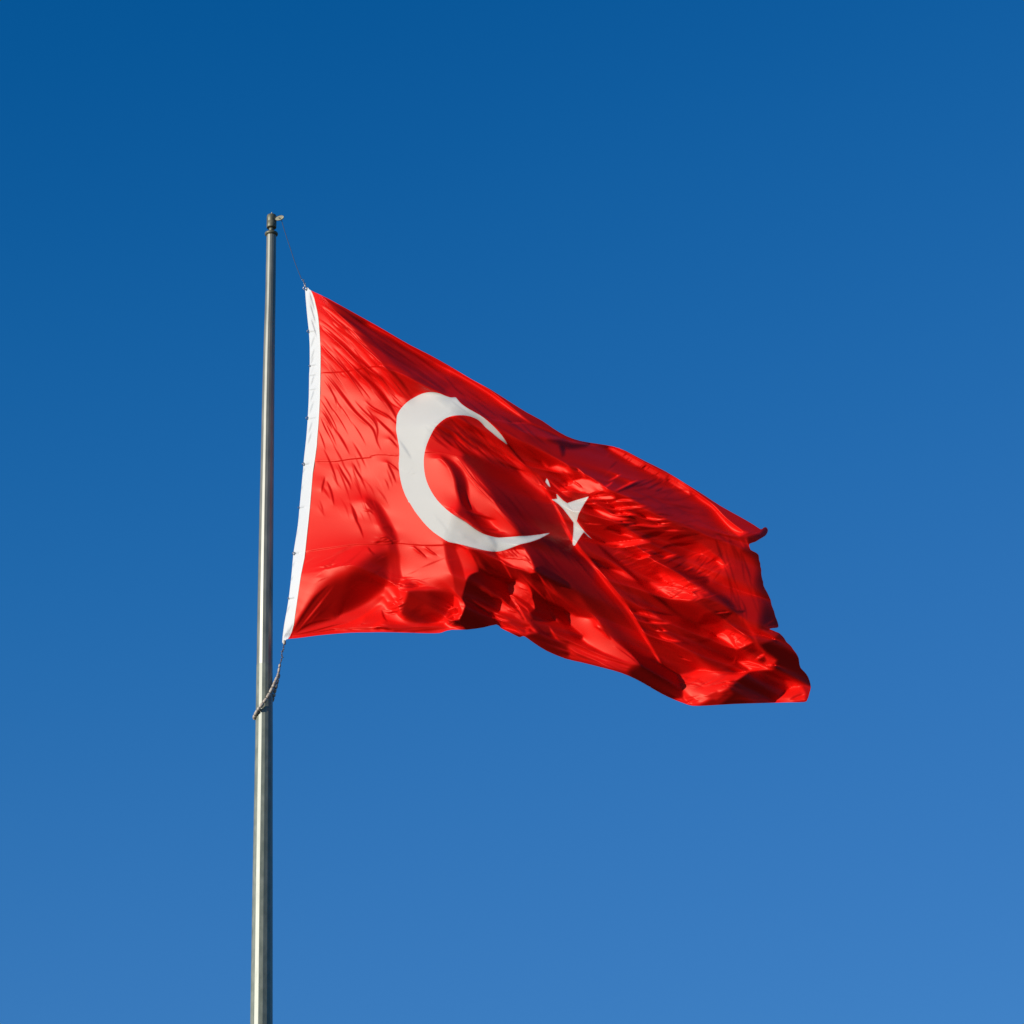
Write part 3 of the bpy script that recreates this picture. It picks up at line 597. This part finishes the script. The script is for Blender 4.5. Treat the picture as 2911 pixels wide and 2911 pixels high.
line('J', .72, 16, '340,975 450,1060 570,1150 650,1200 720,1300 790,1400', taper=.15); line('J', .03, 22, '700,1260 770,1340 840,1410', .9)
fill('J', .93, 14, '0,850 100,900 180,980 210,1040 160,1180 100,1300 0,1300'); fill('J', .55, 10, '0,1060 60,1075 85,1130 70,1190 0,1200')
line('J', .93, 20, '0,1430 100,1425 220,1465')
fill('J', .36, 24, '1100,340 1250,370 1380,450 1450,600 1400,700 1280,560 1160,480')
fill('J', .95, 22, '750,60 1000,20 1290,0 1380,130 1450,300 1500,430 1400,450 1280,380 1100,330 950,240 840,170')
for x in '820,80 880,120 950,160;870,60 930,110 1000,150;970,50 1040,100 1110,145;1030,20 1100,90 1170,150;1090,0 1140,50 1200,95;1300,130 1350,180 1400,230'.split(';'): line('J', .5, 15, x)
line('J', .55, 8, '900,160 1100,180 1300,200 1420,290', taper=.1)
fill('J', .08, 40, '1470,380 1600,330 1750,430 1932,560 1932,700 1700,560 1530,440')
fill('J', .30, 30, '1430,850 1550,850 1700,980 1790,1150 1790,1260 1700,1200 1560,1080 1490,1020')
fill('J', .06, 24, '1400,1170 1480,1110 1560,1080 1650,1150 1750,1230 1795,1275 1760,1340 1600,1320 1450,1290')
line('J', .88, 16, '1140,440 1280,540 1400,660 1540,800 1680,960 1790,1200', taper=.2)
line('J', .88, 22, '1530,460 1650,640 1800,780 1932,900'); line('J', .75, 12, '1620,620 1750,860 1932,1160'); line('J', .2, 22, '1450,480 1600,700 1760,900', .8)
line('J', .85, 44, '1750,1080 1820,1250 1932,1360'); line('J', .88, 30, '1740,1420 1830,1580 1932,1690')
line('J', .97, 14, '1350,670 1400,780 1440,900'); wrinkles('J', '1290,1350 1400,1360 1530,1500 1520,1560 1300,1480', 14, 35, 12, 150, 18, [.95, .3, .95], .9)
wrinkles('J', '1420,1400 1932,1700 1932,1880 1600,1700', 10, 40, 6, 300, 24, [.15, .42], .7)
# --- close-up: crumples right of the star
fill('K', .48, 50, '60,300 400,220 700,260 1000,420 1500,720 1900,1000 1932,1330 1500,1250 1000,950 700,800 500,720 200,560')
fill('K', .97, 20, '690,235 760,230 850,270 1000,340 1150,420 1280,500 1400,570 1560,670 1700,730 1850,810 1932,870 1932,950 1820,880 1680,790 1540,700 1400,640 1260,570 1100,490 980,420 880,350')
wrinkles('K', '760,250 1000,360 1300,520 1700,760 1700,830 1280,600 950,450', 26, -38, 8, 120, 12, [.35,.3,.97], .8)
fill('K', .97, 16, '60,800 180,720 300,690 430,710 560,780 645,850 540,890 400,930 280,910 150,850')
line('K', .95, 24, '205,540 280,620 350,700'); line('K', .5, 18, '170,740 250,800 300,850', .8)
for x, v, w in (('640,840 700,800 770,740',.95,16),('680,740 780,690 900,625',.95,18),('780,890 950,810 1155,715',.97,26),('760,940 880,900 1000,850',.75,16),('580,700 700,590 810,490',.66,22),
 ('630,400 680,340 730,290',.68,16),('690,450 750,390 820,330',.6,16),('900,470 960,420 1020,380',.6,14),('1150,600 1200,570 1260,530',.62,14),('1500,790 1560,730 1640,680',.8,14)): line('K', v, w, x, taper=.35)
for x, v, w in (('780,935 950,850 1150,765 1310,700',.0,44),('1270,870 1400,800 1525,740',.04,34),('1100,830 1300,760 1450,690',.08,30),('1400,900 1470,870 1535,830',.05,26),('700,560 780,480 850,420',.2,18),('1180,560 1240,520 1280,490',.25,12)): line('K', v, w, x, taper=.35)
for x, v, w in (('400,960 540,900 680,850',.97,12),('400,980 600,940 755,930',.97,14),('340,1070 440,1082 535,1065',.95,18),('440,1120 500,1130 565,1125',.85,12),('720,1085 830,1040 970,1025 1090,1050 1170,1088',.98,32),
 ('745,1160 900,1150 1100,1130 1290,1115',.98,32),('760,1230 860,1245 980,1230 1130,1255',.97,16),('1145,1290 1300,1300 1420,1325 1600,1310',.98,24),('1110,1195 1230,1180 1360,1140',.75,22),('850,1372 1000,1362 1100,1366',.95,10),
 ('1000,1430 1180,1400 1400,1425 1660,1410',.97,20),('1460,1392 1560,1382 1665,1370',.95,14),('320,1375 450,1390 600,1396',.95,10),('1560,1492 1680,1490 1790,1492',.93,18),('870,1555 960,1550 1050,1580 1135,1612',.97,18),
 ('1000,1810 1200,1760 1390,1780',.75,22),('1110,1840 1250,1812 1395,1780',.85,24),('1160,1932 1280,1890 1375,1860',.93,22),('1510,1932 1620,1890 1740,1860',.95,24),('690,1108 780,1105 850,1112',.9,10)): line('K', v, w, x, taper=.3)
for x, v, w in (('760,1010 950,990 1200,1010',.25,20),('700,1110 900,1100 1100,1092',.25,18),('760,1190 950,1190 1150,1170',.22,18),('860,1270 1150,1280 1400,1365',.08,32),('1600,1640 1750,1590 1950,1560',.03,46),('1480,1770 1650,1710 1950,1685',.03,40),
 ('900,1500 1200,1470 1500,1460',.2,24),('1250,1340 1450,1365 1650,1350',.18,20),('1400,1250 1550,1240 1700,1280',.22,20),('1300,1870 1450,1830 1560,1800',.15,22)): line('K', v, w, x, taper=.35)
fill('K', .98, 14, '450,1160 540,1170 650,1210 780,1270 1000,1315 860,1335 720,1310 600,1260')
fill('K', .04, 22, '620,1480 750,1410 900,1380 1040,1390 940,1440 800,1480'); fill('K', .03, 24, '1130,1590 1300,1540 1430,1500 1540,1520 1400,1580 1240,1620')
fill('K', .98, 14, '650,1685 850,1670 1000,1650 1170,1630 1325,1660 1150,1700 950,1745 810,1750 900,1715')
fill('K', .97, 10, '380,1005 560,980 740,955 800,1000 720,1012 560,1012')
# long tension creases through the darker zones
wrinkles('A', '560,260 900,450 1400,760 1932,1080 1932,1300 1600,1150 1200,880 800,560', 34, 34, 3, 620, 15, [.06,.12,.2,.66,.74], .75, .06)
wrinkles('H', '900,130 1200,320 1500,560 1756,760 1756,1000 1500,760 1200,470 950,330', 18, 36, 3, 520, 14, [.15,.25,.66,.7], .6, .06)
wrinkles('C', '700,440 1000,560 1200,700 1150,880 1000,860 800,620', 10, 38, 4, 300, 12, [.2,.25,.62], .6, .08)
wrinkles('C', '1180,1190 1400,1400 1700,1700 1932,1900 1932,2050 1700,1932 1400,1600', 14, 44, 4, 420, 12, [.2,.3,.7,.75], .6, .06)
wrinkles('F', '350,380 700,470 1050,760 1150,880 900,820 600,640 380,560', 20, -18, 16, 260, 18, [.2,.28,.62], .5)
wrinkles('F', '500,560 1000,640 1240,880 1300,1050 1000,960 700,800', 22, 20, 14, 330, 18, [.22,.3,.6], .5)
wrinkles('F', '1050,950 1300,940 1430,1200 1480,1600 1380,1680 1250,1500 1100,1250', 22, 74, 10, 300, 20, [.3,.35,.72,.78], .5)
wrinkles('F', '100,60 600,300 1000,520 1400,760 1300,740 900,520 400,240', 14, 30, 4, 200, 9, [.35,.7], .6)
wrinkles('E', '900,260 1200,480 1600,900 1900,1350 1932,1300 1600,840 1200,380 1000,180', 26, 50, 3, 560, 16, [.08,.15,.5,.6], .6, .05)
wrinkles('E', '1350,400 1600,560 1900,800 1932,1150 1750,900 1500,560', 14, 42, 5, 260, 12, [.25,.3,.72], .6)
wrinkles('E', '960,1040 1200,1240 1700,1420 1850,1490 1500,1430 1200,1360', 14, 20, 5, 300, 11, [.4,.5,.95], .6)
wrinkles('G', '150,600 560,560 700,760 860,980 560,1060 300,950', 26, 24, 8, 260, 14, [.2,.28,.72,.8], .55)
wrinkles('G', '640,260 1000,480 1250,720 1100,660 900,500 700,420', 12, 38, 8, 200, 12, [.3,.65,.7], .5)
wrinkles('G', '540,1120 900,1080 1080,1100 900,1300 650,1390 560,1330', 12, -22, 12, 220, 12, [.6,.7,1.], .6)
wrinkles('G', '1040,1090 1440,1070 1540,1230 1400,1350 1020,1350', 10, -4, 8, 330, 14, [.3,.38,.02], .6)
wrinkles('B', '400,1250 700,1060 1000,960 1020,1150 800,1330 560,1450 300,1540', 16, -38, 8, 330, 18, [.15,.5,.55], .45)
wrinkles('B', '300,850 1000,820 1000,930 500,1100 300,1200', 10, -30, 10, 260, 14, [.7,.78], .5)
wrinkles('B', '1180,820 1600,830 1640,1200 1200,1200', 12, -10, 14, 180, 12, [.75,.8,1.], .5)
wrinkles('B', '160,1650 500,1580 1000,1570 1500,1560 1480,1600 800,1600', 14, -4, 4, 320, 10, [.45,.5,.98], .6)
# the white cloth stays bright
def keep(pts, v, soft):
    sl_ = box(pts, soft*2); px, py = GX[sl_], GY[sl_]
    d = seg_dist(px, py, pts, True)[0]; d = np.where(inside(px, py, pts), d, -d)
    t = np.clip(d/soft*.5+.5, 0, 1); t = t*t*(3-2*t)*.85
    LIT[sl_] = LIT[sl_]*(1-t) + np.maximum(v, LIT[sl_])*t
keep(CRES, .90, 4); keep(STAR, .90, 3); keep(STAR2, .9, 3)
line('H', .80, 60, '1180,1640 1240,1720 1270,1800', .8); line('H', .84, 26, '290,700 360,800 420,900', .7); line('H', .86, 30, '640,1450 740,1560 800,1660', .7)
line('H', .82, 40, '900,1640 1000,1690 1100,1740', .7); line('H', .98, 8, '380,840 450,822 545,826', .8, .1); line('H', .84, 16, '800,300 900,380 1000,450', .7)
wrinkles('H', '370,980 460,980 470,1120 400,1140', 9, -30, 20, 60, 9, [1., .8], .8)
line('C', .8, 10, '1290,1200 1380,1300 1430,1400 1500,1490', .8, .1); line('C', .8, 8, '1390,1400 1440,1450 1470,1500', .8, .1)

# ------------------------------------------------------------------ relief of the cloth: the height field whose slopes turn it that much to the sun
def blur(a, s):
    k = np.fft.rfft2(np.pad(a, 64, mode='edge'))
    fy = np.fft.fftfreq(a.shape[0]+128)[:, None]; fx = np.fft.rfftfreq(a.shape[1]+128)[None, :]
    return np.fft.irfft2(k*np.exp(-2*(math.pi*s)**2*(fx*fx+fy*fy)), s=(a.shape[0]+128, a.shape[1]+128))[64:-64, 64:-64]
OUTS = smooth_poly(OUT, 2)
IN = inside(GX, GY, OUTS)
mk = IN.astype(float)
VS = np.clip(LIT, 0, 1)
KV = np.array([0,.05,.1,.2,.3,.4,.5,.6,.7,.8,.9,1.0]); KL = np.array([-.02,-.01,.005,.03,.065,.11,.18,.30,.46,.64,.79,.90])
TG = np.interp(VS, KV, KL)
wide = blur(TG*mk, 12)/np.maximum(blur(mk, 12), 1e-3); wider = blur(TG*mk, 60)/np.maximum(blur(mk, 60), 1e-3)
dist_out = blur(mk, 12)
ext = np.where(dist_out > .05, wide, wider)
TG = np.where(IN, TG, ext); TG = blur(TG, .55)
CT = MR.transposed()
Lc = CT @ SUN                                   # sun in camera axes: right, up, towards
LX, LY, LZ = Lc.x, Lc.y, Lc.z
print('sun in camera axes', LX, LY, LZ)
px_m = Y0/math.cos(PITCH)/FPX
ST = GS*px_m                                    # metres per grid step
def plane_grad(yaw, lean=0):
    n = Vector((-math.sin(yaw)*math.cos(lean), -math.cos(yaw)*math.cos(lean), math.sin(lean))); c = CT @ n
    return -c.x/c.z, -c.y/c.z
P0, Q0 = plane_grad(R(20), R(0))
PAD = 150
TP = np.pad(TG, PAD, mode='reflect')
h, w = TP.shape
ky = 2*np.pi*np.fft.fftfreq(h)[:, None]; kx = 2*np.pi*np.fft.rfftfreq(w)[None, :]
sx_ = np.sin(kx); sy_ = np.sin(ky)
ex = 2-2*np.cos(kx); ey = 2-2*np.cos(ky)
den = ex+ey; den[0, 0] = 1
MU = 2e-6
Z = np.zeros((h, w))
P0f = np.full((h, w), P0)
Zk = np.zeros((h, w//2+1), complex)
Dx = np.exp(1j*kx)-1; Dy = -(np.exp(1j*ky)-1)    # forward differences; rows run down so up is minus
meanp, meanq = P0, Q0
p = np.full((h, w), P0); q = np.full((h, w), Q0)
NIT = 80; pl = p; ql = q
for it in range(NIT):
    N2 = 1+p*p+q*q; N = np.sqrt(N2); num = LZ-LX*p-LY*q; I = num/N
    r = TP-I; r = np.where(I < 0, r*1.0, r)
    ap = -LX/N - num*p/(N2*N); aq = -LY/N - num*q/(N2*N)
    g2 = ap*ap+aq*aq+.05
    st = .9*r/g2
    bt = .75 if 3 < it < NIT-8 else 0.
    tp = p+np.clip(ap*st, -.6, .6)+bt*(p-pl); tq = q+np.clip(aq*st, -.6, .6)+bt*(q-ql)
    pl, ql = p, q
    meanp = float(tp.mean()); meanq = float(tq.mean())
    A = np.fft.rfft2(tp-meanp); B = np.fft.rfft2(tq-meanq)
    reg = MU + 0.001*(den**2)
    Zk = (np.conj(Dx)*A+np.conj(Dy)*B)/(den+reg); Zk[0, 0] = 0
    p = np.fft.irfft2(Zk*Dx, s=(h, w))+meanp; q = np.fft.irfft2(Zk*Dy, s=(h, w))+meanq
print('relief residual', float(np.abs(r).mean()), 'mean slope', meanp, meanq, 'max slope', float(np.abs(p).max()), float(np.abs(q).max()))
Z = np.fft.irfft2(Zk, s=(h, w))[PAD:-PAD, PAD:-PAD]
iu = (GX-X0)/GS; iv = -(GY-Y1_)/GS
HT = (Z + meanp*iu + meanq*iv)*ST                # metres towards the camera
j0, i0 = int((1300-Y1_)/GS), int((860-X0)/GS)
HT = HT-HT[j0, i0]
print('relief range m', float(HT[IN].min()), float(HT[IN].max()))

# ------------------------------------------------------------------ meshes of the cloth
Mnp = np.array(MR)
YF = Y0-.02
dcen = at(860, 1300, YF)-CAM; DEP = float(-(CT @ dcen).z)      # depth of the hoist along the view axis
def cloth_points(PX, PY, lift=0.):
    fi = np.clip((PX-X0)/GS, 0, NX-1.001); fj = np.clip((PY-Y1_)/GS, 0, NY-1.001)
    a = fi.astype(int); b = fj.astype(int); u_ = fi-a; v_ = fj-b
    H = HT[b, a]*(1-u_)*(1-v_)+HT[b, a+1]*u_*(1-v_)+HT[b+1, a]*(1-u_)*v_+HT[b+1, a+1]*u_*v_
    t = DEP-H-lift
    d = np.stack([(PX-W/2)/FPX, -(PY-W/2)/FPX, -np.ones_like(PX)], -1)*t[..., None]
    return d @ Mnp.T + np.array(CAM)
def sheet(name, sel_fn, snap_polys, m, parent, lift=0.):
    cx = GX[:-1, :-1]+GS/2; cy = GY[:-1, :-1]+GS/2
    cells = sel_fn(cx, cy)
    js, is_ = np.nonzero(cells)
    vid = np.full((NY, NX), -1); use = np.zeros((NY, NX), int)
    for dj, di in ((0,0),(0,1),(1,0),(1,1)): np.add.at(use, (js+dj, is_+di), 1)
    vy, vx = np.nonzero(use); vid[vy, vx] = np.arange(len(vy))
    PX = GX[vy, vx].copy(); PY = GY[vy, vx].copy()
    bd = use[vy, vx] < 4
    best = np.full(bd.sum(), 1e9); bx_, by_ = PX[bd], PY[bd]; nx_, ny_ = bx_.copy(), by_.copy()
    for poly, closed in snap_polys:
        d, _, qx, qy = seg_dist(bx_, by_, poly, closed)
        mm = d < best; best = np.where(mm, d, best); nx_ = np.where(mm, qx, nx_); ny_ = np.where(mm, qy, ny_)
    ok = best < 2.2*GS
    PX[bd] = np.where(ok, nx_, bx_); PY[bd] = np.where(ok, ny_, by_)
    co = cloth_points(PX, PY, lift)
    loc = np.array(parent_world(parent).translation) if parent else 0
    co = co-loc
    quads = np.stack([vid[js, is_], vid[js+1, is_], vid[js+1, is_+1], vid[js, is_+1]], -1)
    me = bpy.data.meshes.new(name)
    me.vertices.add(len(co)); me.vertices.foreach_set('co', co.astype(np.float32).ravel())
    me.loops.add(quads.size); me.loops.foreach_set('vertex_index', quads.astype(np.int32).ravel())
    me.polygons.add(len(quads)); me.polygons.foreach_set('loop_start', np.arange(0, quads.size, 4, dtype=np.int32))
    me.update(calc_edges=True); me.validate(); me.shade_smooth(); me.materials.append(m)
    o = bpy.data.objects.new(name, me); COL.objects.link(o); o.parent = parent
    return o

def cloth_mat(name, base, trans_col, tw, rough, spec, sheen, weave=900, amt=.06):
    m = bpy.data.materials.new(name); m.use_nodes = True; nt = m.node_tree
    b = nt.nodes['Principled BSDF']; out = nt.nodes['Material Output']
    b.inputs['Roughness'].default_value = rough; b.inputs['Specular IOR Level'].default_value = spec
    b.inputs['Specular Tint'].default_value = (1,.55,.38,1) if base[1] < .2 else (1,1,1,1)
    tc = nt.nodes.new('ShaderNodeTexCoord'); n = nt.nodes.new('ShaderNodeTexNoise'); n.inputs['Scale'].default_value = 2.2; n.inputs['Detail'].default_value = 8
    mx = nt.nodes.new('ShaderNodeMix'); mx.data_type = 'RGBA'
    mx.inputs['A'].default_value = (*[c*(1-amt) for c in base], 1); mx.inputs['B'].default_value = (*[min(c*(1+amt), 1) for c in base], 1)
    nt.links.new(tc.outputs['Object'], n.inputs['Vector']); nt.links.new(n.outputs['Fac'], mx.inputs['Factor']); nt.links.new(mx.outputs['Result'], b.inputs['Base Color'])
    n2 = nt.nodes.new('ShaderNodeTexNoise'); n2.inputs['Scale'].default_value = 60; n2.inputs['Detail'].default_value = 4
    nt.links.new(tc.outputs['Object'], n2.inputs['Vector'])
    bu = nt.nodes.new('ShaderNodeBump'); bu.inputs['Strength'].default_value = .12; bu.inputs['Distance'].default_value = .004
    nt.links.new(n2.outputs['Fac'], bu.inputs['Height']); nt.links.new(bu.outputs[0], b.inputs['Normal'])
    t = nt.nodes.new('ShaderNodeBsdfTranslucent'); t.inputs[0].default_value = (*trans_col, 1)
    ms = nt.nodes.new('ShaderNodeMixShader'); ms.inputs[0].default_value = tw
    nt.links.new(b.outputs[0], ms.inputs[1]); nt.links.new(t.outputs[0], ms.inputs[2]); nt.links.new(ms.outputs[0], out.inputs['Surface'])
    return m
red = cloth_mat('red_satin_cloth', (.80,.006,.004), (.7,.003,.003), .05, .45, .32, .0)
whitec = cloth_mat('white_sewn_cloth', (.64,.61,.55), (.6,.5,.45), .10, .6, .25, .05, amt=.03)
whites = cloth_mat('white_canvas_sleeve', (.76,.76,.74), (.6,.6,.6), .05, .7, .25, .05, amt=.02)

hoist_w = at(845, 1800, YF)
flag = empty('flag', hoist_w, 'large red flag with white crescent and star streaming right from the flagpole', 'flag')
SE = smooth_poly(SEAM, 3, False)
left_of = SE + [(600, 2200), (600, 600)]
CRS = smooth_poly(CRES, 2); STS = [tuple(p) for p in STAR]
emblem = lambda x, y: inside(x, y, CRS) | inside(x, y, STS) | inside(x, y, STAR2)
sheet('field', lambda x, y: inside(x, y, OUTS) & ~inside(x, y, left_of) & ~emblem(x, y), [(OUTS, True), (SE, False), (CRS, True), (STS, True), (STAR2, True)], red, flag)
slv = sheet('hoist_sleeve', lambda x, y: inside(x, y, OUTS) & inside(x, y, left_of), [(OUTS, True), (SE, False)], whites, flag)
sheet('crescent', lambda x, y: inside(x, y, CRS), [(CRS, True)], whitec, flag)
sheet('star', lambda x, y: inside(x, y, STS) | inside(x, y, STAR2), [(STS, True), (STAR2, True)], whitec, flag)
def cp(px, py, lift=0.):
    return Vector(cloth_points(np.array([float(px)]), np.array([float(py)]), lift)[0])
steel = mat('dull_steel', (.32,.33,.34), .38, .7)
cream_tape = cloth_mat('cream_edge_tape', (.85,.80,.66), (.6,.6,.5), .05, .7, .25, .05, amt=.02)
# piping stitched along the inner edge of the sleeve
pp = [p for p in SE if 842 < p[1] < 1806]
V, F = tube([cp(x, y, .001) for x, y in pp[::2]], .0045, 8); obj('stitched_piping', V, F, cream_tape, slv, True)
# small rings that hold the sleeve rope
for c, s in (('A','375,625'),('A','364,1578'),('A','389,1004'),('B','268,62'),('B','224,460'),('B','179,880'),('B','131,1290')):
    x, y = T(c, s)[0]
    big = (c, s) in (('A','375,625'),('A','364,1578'),('B','268,62'),('B','179,880'))
    V, F = torus(cp(x-.5, y, .01), Vector((.35,-.8,-.3)), .016 if big else .010, .0045 if big else .003, 18, 8)
    obj('ring', V, F, steel, slv, True)

# ------------------------------------------------------------------ halyard above the flag
wire_m = mat('dark_braided_wire', (.06,.065,.075), .6, .2)
cream = noisy(mat('worn_plastic', (.5,.46,.4), .5), 30, (.34,.26,.19), (.60,.52,.42), rough=(.35,.6))
ringp = cp(869, 820, .01)
def px3(x, y, Y): return at(x, y, Y)
hal = empty('halyard', at(800, 625, Y0), 'thin dark wire halyard between the pole cap and the top corner of the flag', 'halyard')
yt = ringp.y
P = [at(x, y, Y0+(yt-Y0)*k) for x, y, k in ((800,624,0),(806,646,.1),(814,672,.25),(825,705,.45),(837,742,.68),(848,771,.85),(857,793,1))]
V, F = tube(catmull(P, 6), .0038, 8); obj('wire', V, F, wire_m, hal, True)
for k, (x, y) in enumerate(((861.5,796),(863,800.5),(866,806))):
    V, F = torus(at(x, y, yt), Vector((.2,-.9,-.2)) if k % 2 == 0 else Vector((.95,-.3,.2)), .010, .0042, 18, 8, sx=1.2); obj('chain_link', V, F, steel, hal, True)
V, F = lathe(at(868.5,816,yt), (at(866,808,yt)-at(868.5,816,yt)).normalized(), [(0,.006),(.004,.009),(.026,.009),(.034,.006)], 16); obj('swivel_barrel', V, F, cream, hal, True)
V, F = torus(at(866.5,819,yt-.01), Vector((.1,-.95,-.3)), .019, .0055, 24, 10); obj('snap_hook', V, F, mat('bright_zinc', (.62,.62,.60), .3, .5), hal, True)

# ------------------------------------------------------------------ retainer loop of beads around the pole, below the flag
loop = empty('bead_retainer_loop', at(800, 1882, Y0), 'curved string of pale worn beads slung across the pole below the flag', 'retainer loop')
def b2(x, y): return (700+x*200/1104, 1750+y*200/1104)
rp = pole_rad(1990)
low = cp(806, 1822, .0); yb = low.y
front = [b2(*q) for q in ((545,720),(530,760),(520,820),(510,880),(495,950),(462,1020),(428,1100),(385,1190),(335,1280),(275,1360),(215,1440),(165,1510),(128,1580),(125,1610))]
yfr = [yb]*3+[yb-.01, yb-.03, yb-.05]+[Y0-rp-.05]*4+[Y0-rp-.04, Y0-rp+.01, Y0-rp*.6, Y0-rp*.2]
FP = [at(x, y, Y) for (x, y), Y in zip(front, yfr)]
back = [b2(*q) for q in ((130,1612),(190,1600),(290,1500),(370,1400),(418,1300),(440,1215),(458,1140),(482,1040),(505,950),(522,870))]
ybk = [Y0+.02, Y0+rp*.8, Y0+rp*1.25, Y0+rp*1.1, Y0+rp*.5, Y0+.02, yb+.03, yb+.05, yb+.03, yb+.01]
BP = [at(x, y, Y) for (x, y), Y in zip(back, ybk)]
CPATH = catmull(FP+BP, 14)
V, F = tube(CPATH, .006, 8); obj('cord', V, F, wire_m, loop, True)
L = [0.]
for a, b in zip(CPATH, CPATH[1:]): L.append(L[-1]+(b-a).length)
def along(s):
    s = min(max(s, 0), L[-1]); i = max(i for i in range(len(L)) if L[i] <= s); i = min(i, len(L)-2)
    t = (s-L[i])/max(L[i+1]-L[i], 1e-9); return CPATH[i].lerp(CPATH[i+1], t)
s = .035; k = 0
rb = random.Random(3)
while s < L[-1]-.06:
    ln = .064*rb.uniform(.85, 1.1) if k % 5 else .040
    br = (.0215 if s > .22 else .0155)*rb.uniform(.92, 1.08)
    a, b = along(s), along(s+ln); ax = (b-a).normalized(); l = (b-a).length
    V, F = lathe(a, ax, [(0,br*.45),(l*.05,br*.82),(l*.18,br),(l*.82,br),(l*.95,br*.82),(l,br*.45)], 14)
    obj('bead', V, F, cream, loop, True)
    s += ln+.006; k += 1
link = mat('rusty_link', (.16,.13,.11), .55, .5)
cpx = [b2(*q) for q in ((600,400),(600,440),(588,485),(582,520),(572,555),(560,590),(558,625),(566,652),(552,690),(546,715))]
V, F = lathe(at(*cpx[1], yb), (at(*cpx[0], yb)-at(*cpx[1], yb)).normalized(), [(-.012,.010),(-.008,.018),(.03,.018),(.042,.012)], 16); obj('swivel_barrel', V, F, cream, loop, True)
for k, (x, y) in enumerate(cpx[2:]):
    V, F = torus(at(x, y, yb), Vector((.3,-.9,0)) if k % 2 == 0 else Vector((.9,.35,.15)), .0125, .0036, 16, 8, sx=.6, xdir=Vector((1,0,0)) if k % 2 == 0 else Vector((0,1,0)))
    obj('chain_link', V, F, link, loop, True)
V, F = tube([at(*c, yb) for c in cpx], .0022, 6); obj('binding_wire', V, F, wire_m, loop, True)
for (x1, y1, x2, y2) in ((540,560,580,572),(580,545,600,525),(552,665,592,655),(560,650,575,640)):
    a, b = b2(x1, y1), b2(x2, y2); V, F = tube([at(*a, yb-.01), at(*b, yb-.01)], .0032, 6); obj('wire_end', V, F, link, loop, True)
